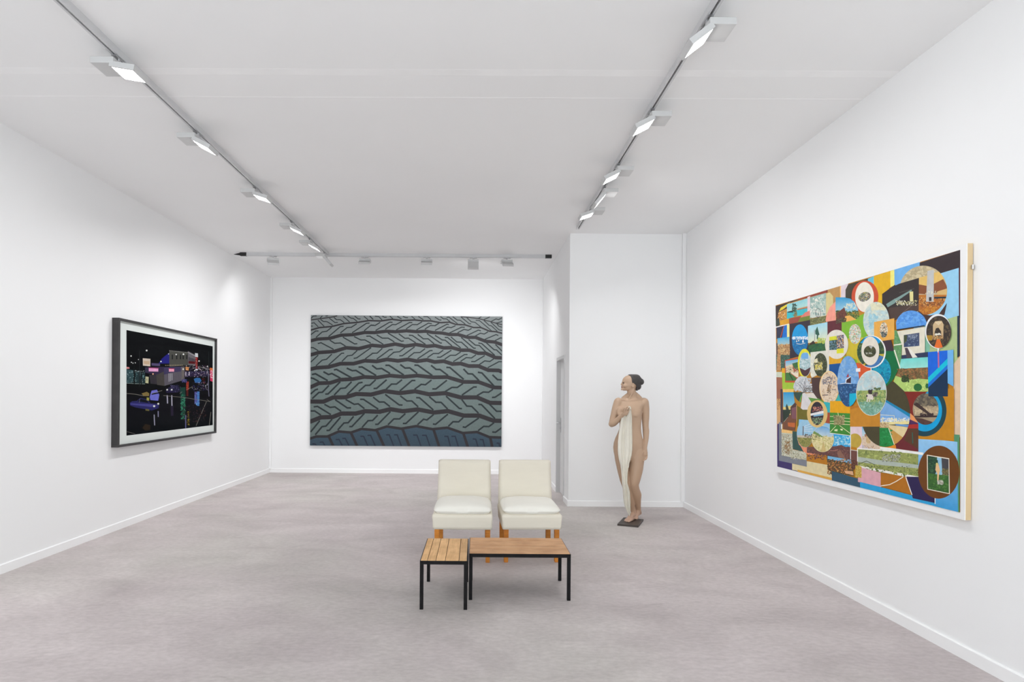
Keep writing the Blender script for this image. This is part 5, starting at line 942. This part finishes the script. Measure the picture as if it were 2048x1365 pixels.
# viewer-right hand hanging, fingers relaxed
tube(bm, [(SP(442, 665, -.035), .0225), (SP(442, 688, -.037), .026), (SP(443, 706, -.039), .029), (SP(443, 720, -.042), .027)], 14)
for a, b, c, r in (((425, 716), (416, 740), (406, 755), .0072), ((436, 723), (429, 750), (419, 766), .0076), ((448, 725), (443, 754), (433, 770), .0074), ((459, 720), (457, 746), (449, 762), .0066)):
    tube(bm, [(SP(*a, -.042), r * 1.1), (SP(*b, -.058), r), (SP(*c, -.070), r * .88), (SP(c[0] - 3, c[1] + 1, -.078), r * .8)], 10)
tube(bm, [(SP(430, 690, -.050), .0125), (SP(420, 710, -.066), .0105), (SP(417, 730, -.074), .0088)], 10)
# legs
tube(bm, [(SP(372, 690, .0), .090), (SP(376, 750, -.005), .086), (SP(369, 830, -.020), .084), (SP(358, 900, -.038), .075), (SP(352, 945, -.045), .066), (SP(352, 968, -.042), .058), (SP(360, 1005, -.018), .0565), (SP(372, 1045, .015), .060), (SP(377, 1090, .055), .048), (SP(384, 1135, .095), .036), (SP(388, 1168, .120), .031)])
blob(bm, SP(350, 950, -.085), .036, .022, .042)
tube(bm, [(SP(250, 685, .0), .090), (SP(252, 750, -.005), .078), (SP(262, 830, -.020), .068), (SP(274, 905, -.035), .058), (SP(283, 945, -.040), .053), (SP(292, 975, -.034), .050), (SP(305, 1030, .0), .053), (SP(322, 1085, .025), .046), (SP(338, 1140, .045), .035), (SP(348, 1180, .055), .0295), (SP(352, 1200, .058), .030)])
blob(bm, SP(278, 940, -.078), .03, .02, .036)
# front foot
def foot(bm, heel, ball, ank, zt, toes, hw=0.038):
    ax = (ball - heel); ax.z = 0; ax.normalize(); sd = Vector((ax.y, -ax.x, 0))
    tube(bm, [(ank, .029), (ank + (heel - ank) * .5 + Vector((0, 0, .004)), .031), (heel + Vector((0, 0, .028)), .029)], 14)
    tube(bm, [(ank + Vector((0, 0, .004)), .028), (ank * .55 + ball * .45 + Vector((0, 0, .018)), .031), (ball + Vector((0, 0, .020)), .024)], 14)
    tube(bm, [(heel + Vector((0, 0, .027)), .028), (heel * .5 + ball * .5 + sd * .004 + Vector((0, 0, .024)), .027), (ball + Vector((0, 0, .020)), .022)], 14)
    for s in (-1, 1): tube(bm, [(heel * .45 + ball * .55 + sd * .012 * s + Vector((0, 0, .022)), .024), (ball + sd * .024 * s + Vector((0, 0, .017)), .0175)], 12)
    for k, (o, ln, r) in enumerate(toes):
        b0 = ball + sd * o - ax * (abs(o) * .25); tube(bm, [(b0 + Vector((0, 0, .015)), r * 1.15), (b0 + ax * ln * .6 + Vector((0, 0, .016)), r), (b0 + ax * ln + Vector((0, 0, .009)), r * .9)], 10)
zt = 0.021
heel, toe = SZ(362, 1238, zt), SZ(286, 1266, zt)
ax = (toe - heel); L_ = ax.length; ax.normalize()
toe = heel + ax * max(0.225, min(0.25, L_)); ball = toe - ax * .055
for v in (heel, ball): v.z = zt - .001
foot(bm, heel + ax * .02, ball, SP(352, 1200, .058), zt, ((-.030, .052, .0105), (-.010, .050, .0085), (.006, .045, .008), (.020, .038, .0076), (.033, .030, .0072)))
# rear foot, heel lifted
ank = SP(388, 1168, .120); b2 = SZ(366, 1240, zt); b2.z = zt + .012
tube(bm, [(ank, .031), (SP(396, 1188, .165), .029)], 14); tube(bm, [(ank, .030), (ank * .5 + b2 * .5 + Vector((0, 0, .012)), .031), (b2 + Vector((0, 0, .012)), .024)], 14); tube(bm, [(SP(396, 1188, .165), .027), (ank * .35 + b2 * .65 + Vector((0.0, .02, 0)), .027), (b2 + Vector((0, 0, .010)), .023)], 14)
for o in (-.026, -.012, .002, .015, .027):
    c = b2 + Vector((o, 0, .004)); tube(bm, [(c, .010), (c + Vector((-.018, -.035, -.004)), .0085)], 10)
# head in profile: (y, front x, back x, half width)
HEAD = ((81, 325, 372, .018), (85, 303, 385, .040), (93, 284, 396, .056), (104, 271, 403, .066), (117, 262, 406, .071), (130, 258, 407, .0725), (139, 257, 406, .0725), (146, 261, 404, .0715), (154, 259, 401, .070), (163, 258, 396, .068), (172, 256, 388, .064), (180, 256, 380, .059), (188, 255, 372, .053), (196, 253, 364, .045), (203, 256, 350, .035), (208, 266, 330, .02))
def head_ring(c, hx, hw, n=32):
    ring = []
    for k in range(n):
        w = 2 * math.pi * k / n; cw, sw = math.cos(w), math.sin(w)
        p = 2.0
        narrow = 1.0 - 0.22 * max(0.0, -cw) ** 2                   # the face is narrower than the back of the skull
        ring.append(Vector((cw * hx, sw * hw * narrow, 0)) + c)
    return ring
def loft_rings(bm, R):
    V = [[bm.verts.new(p) for p in r] for r in R]
    n = len(V[0])
    for A, B in zip(V, V[1:]):
        for k in range(n): bm.faces.new((A[k], A[(k + 1) % n], B[(k + 1) % n], B[k]))
    bm.faces.new(V[0][::-1]); bm.faces.new(V[-1])
HD = -.005
loft_rings(bm, [head_ring(SP((a + b) / 2, y, HD), (b - a) / 2 * U, hw) for y, a, b, hw in HEAD])
tube(bm, [(SP(264, 140, HD), .011), (SP(258, 149, HD), .010), (SP(253, 156, HD), .0095), (SP(251, 159.5, HD), .009)], 10)      # nose
for s in (-1, 1): blob(bm, SP(254, 162, HD + s * .010), .009, .008, .007, seg=10)
blob(bm, SP(255.5, 175, HD), .009, .021, .0062, seg=12); blob(bm, SP(256, 182.5, HD), .009, .019, .0068, seg=12); blob(bm, SP(257, 197, HD), .014, .018, .013, seg=12)
for s in (-1, 1):
    blob(bm, SP(266, 137, HD + s * .028), .012, .026, .008, seg=12); blob(bm, SP(284, 168, HD + s * .030), .032, .028, .030, seg=14); blob(bm, SP(272, 147, HD + s * .033), .011, .013, .009, seg=12)
    em = Matrix.Rotation(math.radians(14), 4, 'Y')
    for q in range(14):                                              # ear rim
        w = 2 * math.pi * q / 14
        blob(bm, SP(345 + 9 * math.cos(w), 164 + 16 * math.sin(w), HD + s * (.072 + .006 * math.cos(w))), .0052, .006, .0055, seg=8)
    blob(bm, SP(347, 166, HD + s * .068), .012, .006, .018, seg=10); blob(bm, SP(341, 178, HD + s * .069), .006, .005, .007, seg=8)
body = remeshed('statue_body', bm, 0.0034, 4)
def relax(me, pick, it):
    """extra Laplacian smoothing of the picked vertices only"""
    b = bmesh.new(); b.from_mesh(me); vs = [v for v in b.verts if pick(v.co)]
    for _ in range(it): bmesh.ops.smooth_vert(b, verts=vs, factor=0.5, use_axis_x=True, use_axis_y=True, use_axis_z=True)
    b.to_mesh(me); b.free()
zn, zk, zf = SP(0, 240, 0).z, SP(0, 660, 0).z, SP(0, 1150, 0).z; yh = SP(0, 400, -.128).y; xh = SP(425, 700, 0).x; zw = SP(0, 660, 0).z
relax(body, lambda p: zf < p.z < zn and p.y > yh and not (p.x > xh - .03 and p.z < zw and p.z > SP(0, 785, 0).z), 26)
relax(body, lambda p: p.z > SP(0, 206, 0).z and p.x < SP(318, 150, 0).x and not (p.x < SP(259, 150, 0).x and abs(p.y - SP(259, 150, HD).y) < .03), 7)
# skin colour: even tan with faint mottling; lips, brows and eyes picked out
at = body.color_attributes.new('paint', 'FLOAT_COLOR', 'POINT')
SKIN, WARM, LIP, BROW = Vector((0.50, 0.345, 0.24)), Vector((0.42, 0.26, 0.165)), Vector((0.34, 0.13, 0.105)), Vector((0.10, 0.065, 0.045))
lipc = [SP(252, 175.5, HD), SP(252, 182.5, HD)]
browc = [[SP(258 + k * 3.2, 135.5 - (2.2 - abs(k - 4) * .55), HD + s * (.016 + k * .0052)) for k in range(8)] for s in (-1, 1)]
eyec = [[SP(262 + k * 2.6, 146.5 - (1.3 - abs(k - 2.5) * .5), HD + s * (.024 + k * .0048)) for k in range(6)] for s in (-1, 1)]
nost = [SP(253, 164, HD + s * .007) for s in (-1, 1)]
hz = SP(0, 220, 0).z; shin = SP(0, 900, 0).z; thigh = SP(0, 700, 0).z
cols = []
for v in body.vertices:
    p = v.co; n1 = noise.noise(p * 9) * .5 + noise.noise(p * 26) * .25
    f = max(0.0, min(1.0, (thigh + .25 - p.z) / 0.8)) * .6
    c = SKIN.lerp(WARM, f) * (1 + .05 * n1)
    c = c.lerp(Vector((0.60, 0.385, 0.29)), .75 * max(0.0, min(1.0, (0.16 - p.z) / 0.09)))
    if p.z > hz:
        for q in lipc:
            d = p - q; w = (d.x / .012) ** 2 + (d.y / .022) ** 2 + (d.z / .0052) ** 2
            if w < 1: c = LIP.copy()
        for lst, rad, colr in ((browc, .0048, BROW), (eyec, .0052, Vector((0.09, 0.06, 0.05)))):
            for side in lst:
                if min((p - q).length for q in side) < rad * 1.25: c = colr.copy()
        for q in nost:
            if (p - q).length < .005: c = Vector((0.12, 0.06, 0.05))
    cols += (c.x, c.y, c.z, 1.0)
at.data.foreach_set('color', cols)
M_SKIN = bpy.data.materials.new('painted_skin'); M_SKIN.use_nodes = True
nt = M_SKIN.node_tree; b_ = nt.nodes['Principled BSDF']; a_ = nt.nodes.new('ShaderNodeAttribute'); a_.attribute_name = 'paint'
b_.inputs['Roughness'].default_value = 0.45; b_.inputs['Specular IOR Level'].default_value = 0.35
nt.links.new(a_.outputs['Color'], b_.inputs['Base Color'])
link('body', body, M_SKIN, statue, True)['label'] = 'life-like painted skin'
# hair pulled back into a bun
bm = bmesh.new()
HL = ((76, 312), (81, 306), (93, 317), (111, 322), (129, 323), (147, 327), (152, 338), (158, 352), (166, 361), (190, 364), (210, 368))
def hairline(y):
    for (a, p), (b, q) in zip(HL, HL[1:]):
        if y <= b: return p + (q - p) * max(0, y - a) / (b - a)
    return HL[-1][1]
HAIR = ((77, 318, 374, .020), (81, 298, 388, .044), (89, 279, 399, .061), (100, 266, 406, .071), (113, 257, 410, .0765), (126, 253, 411, .0785), (138, 252, 411, .0785), (147, 255, 409, .0775), (153, 255, 406, .0765), (160, 254, 402, .0755), (168, 254, 398, .073), (178, 254, 396, .068), (190, 254, 394, .060), (201, 254, 388, .048), (208, 260, 382, .036))
R = []
for y, a, b, hw in HAIR:
    hx = SP(hairline(y), y, HD).x; ring = []
    for q in head_ring(SP((a + b) / 2, y, HD), (b - a) / 2 * U, hw, 48):
        ring.append(Vector((max(q.x, hx + .004 * noise.noise(q * 60)), q.y, q.z)))
    R.append(ring)
loft_rings(bm, R)
blob(bm, SP(409, 136, HD), .036, .036, .040, Matrix.Rotation(math.radians(-25), 4, 'Y')); blob(bm, SP(390, 172, HD), .030, .046, .044); blob(bm, SP(398, 112, HD), .020, .04, .02)
hair = remeshed('hair', bm, 0.0028, 3)
for v in hair.vertices:
    v.co += v.normal * (.0005 * math.sin(v.co.z * 620 + v.co.x * 260 + 4 * noise.noise(v.co * 20)))
M_HAIR = mat('dark_hair', (0.045, 0.040, 0.038), 0.42, var=0.35, scale=30, stretch=(1, 1, 5), bump=0.2, bscale=120)
link('hair', hair, M_HAIR, statue, True)['label'] = 'dark hair drawn into a low bun'
# cloth falling from the hand
DR = ((333, 309, 322, -.176), (338, 305, 328, -.178), (350, 300, 331, -.176), (375, 284, 333, -.164), (400, 268, 335, -.150), (430, 252, 337, -.142), (465, 243, 337, -.134), (510, 237, 338, -.124), (560, 230, 339, -.124), (620, 224, 340, -.128), (680, 223, 339, -.128), (720, 225, 335, -.126), (760, 232, 325, -.128), (800, 242, 313, -.130), (850, 249, 304, -.132), (900, 254, 301, -.134), (950, 257, 300, -.136), (985, 260, 311, -.132), (1020, 263, 320, -.122), (1060, 266, 323, -.110), (1100, 270, 325, -.098), (1130, 276, 325, -.088), (1160, 286, 325, -.078), (1190, 302, 324, -.068), (1210, 314, 322, -.062), (1216, 317, 320, -.060))
def drape(u, v, s):
    t = v * (len(DR) - 1); i = min(int(t), len(DR) - 2); f = t - i
    y, a, b, dy = (DR[i][k] + (DR[i + 1][k] - DR[i][k]) * f for k in range(4))
    wid = min(1.0, (b - a) / 60.0)
    fold = (.010 * math.sin(u * 2 * math.pi * 2.0 + .8 * math.sin(v * 7)) + .006 * math.sin(u * 2 * math.pi * 3.6 + 2 + 3 * v) + .004 * noise.noise(Vector((u * 4, v * 26, 3)))) * wid
    crease = -.012 * math.exp(-((u - (.52 + .05 * math.sin(v * 6))) / .06) ** 2) * wid
    return SP(a + (b - a) * u, y, dy - fold - crease + (.003 if s else -.003))
bm = grid_solid(drape, 36, 120)
M_CLOTH = mat('ivory_cloth', (0.76, 0.725, 0.635), 0.8, var=0.05, scale=10, bump=0.25, bscale=45, stretch=(1, 1, 0.7), spec=0.3)
from_bm('cloth', bm, M_CLOTH, statue, True)['label'] = 'ivory cloth held to the chest'
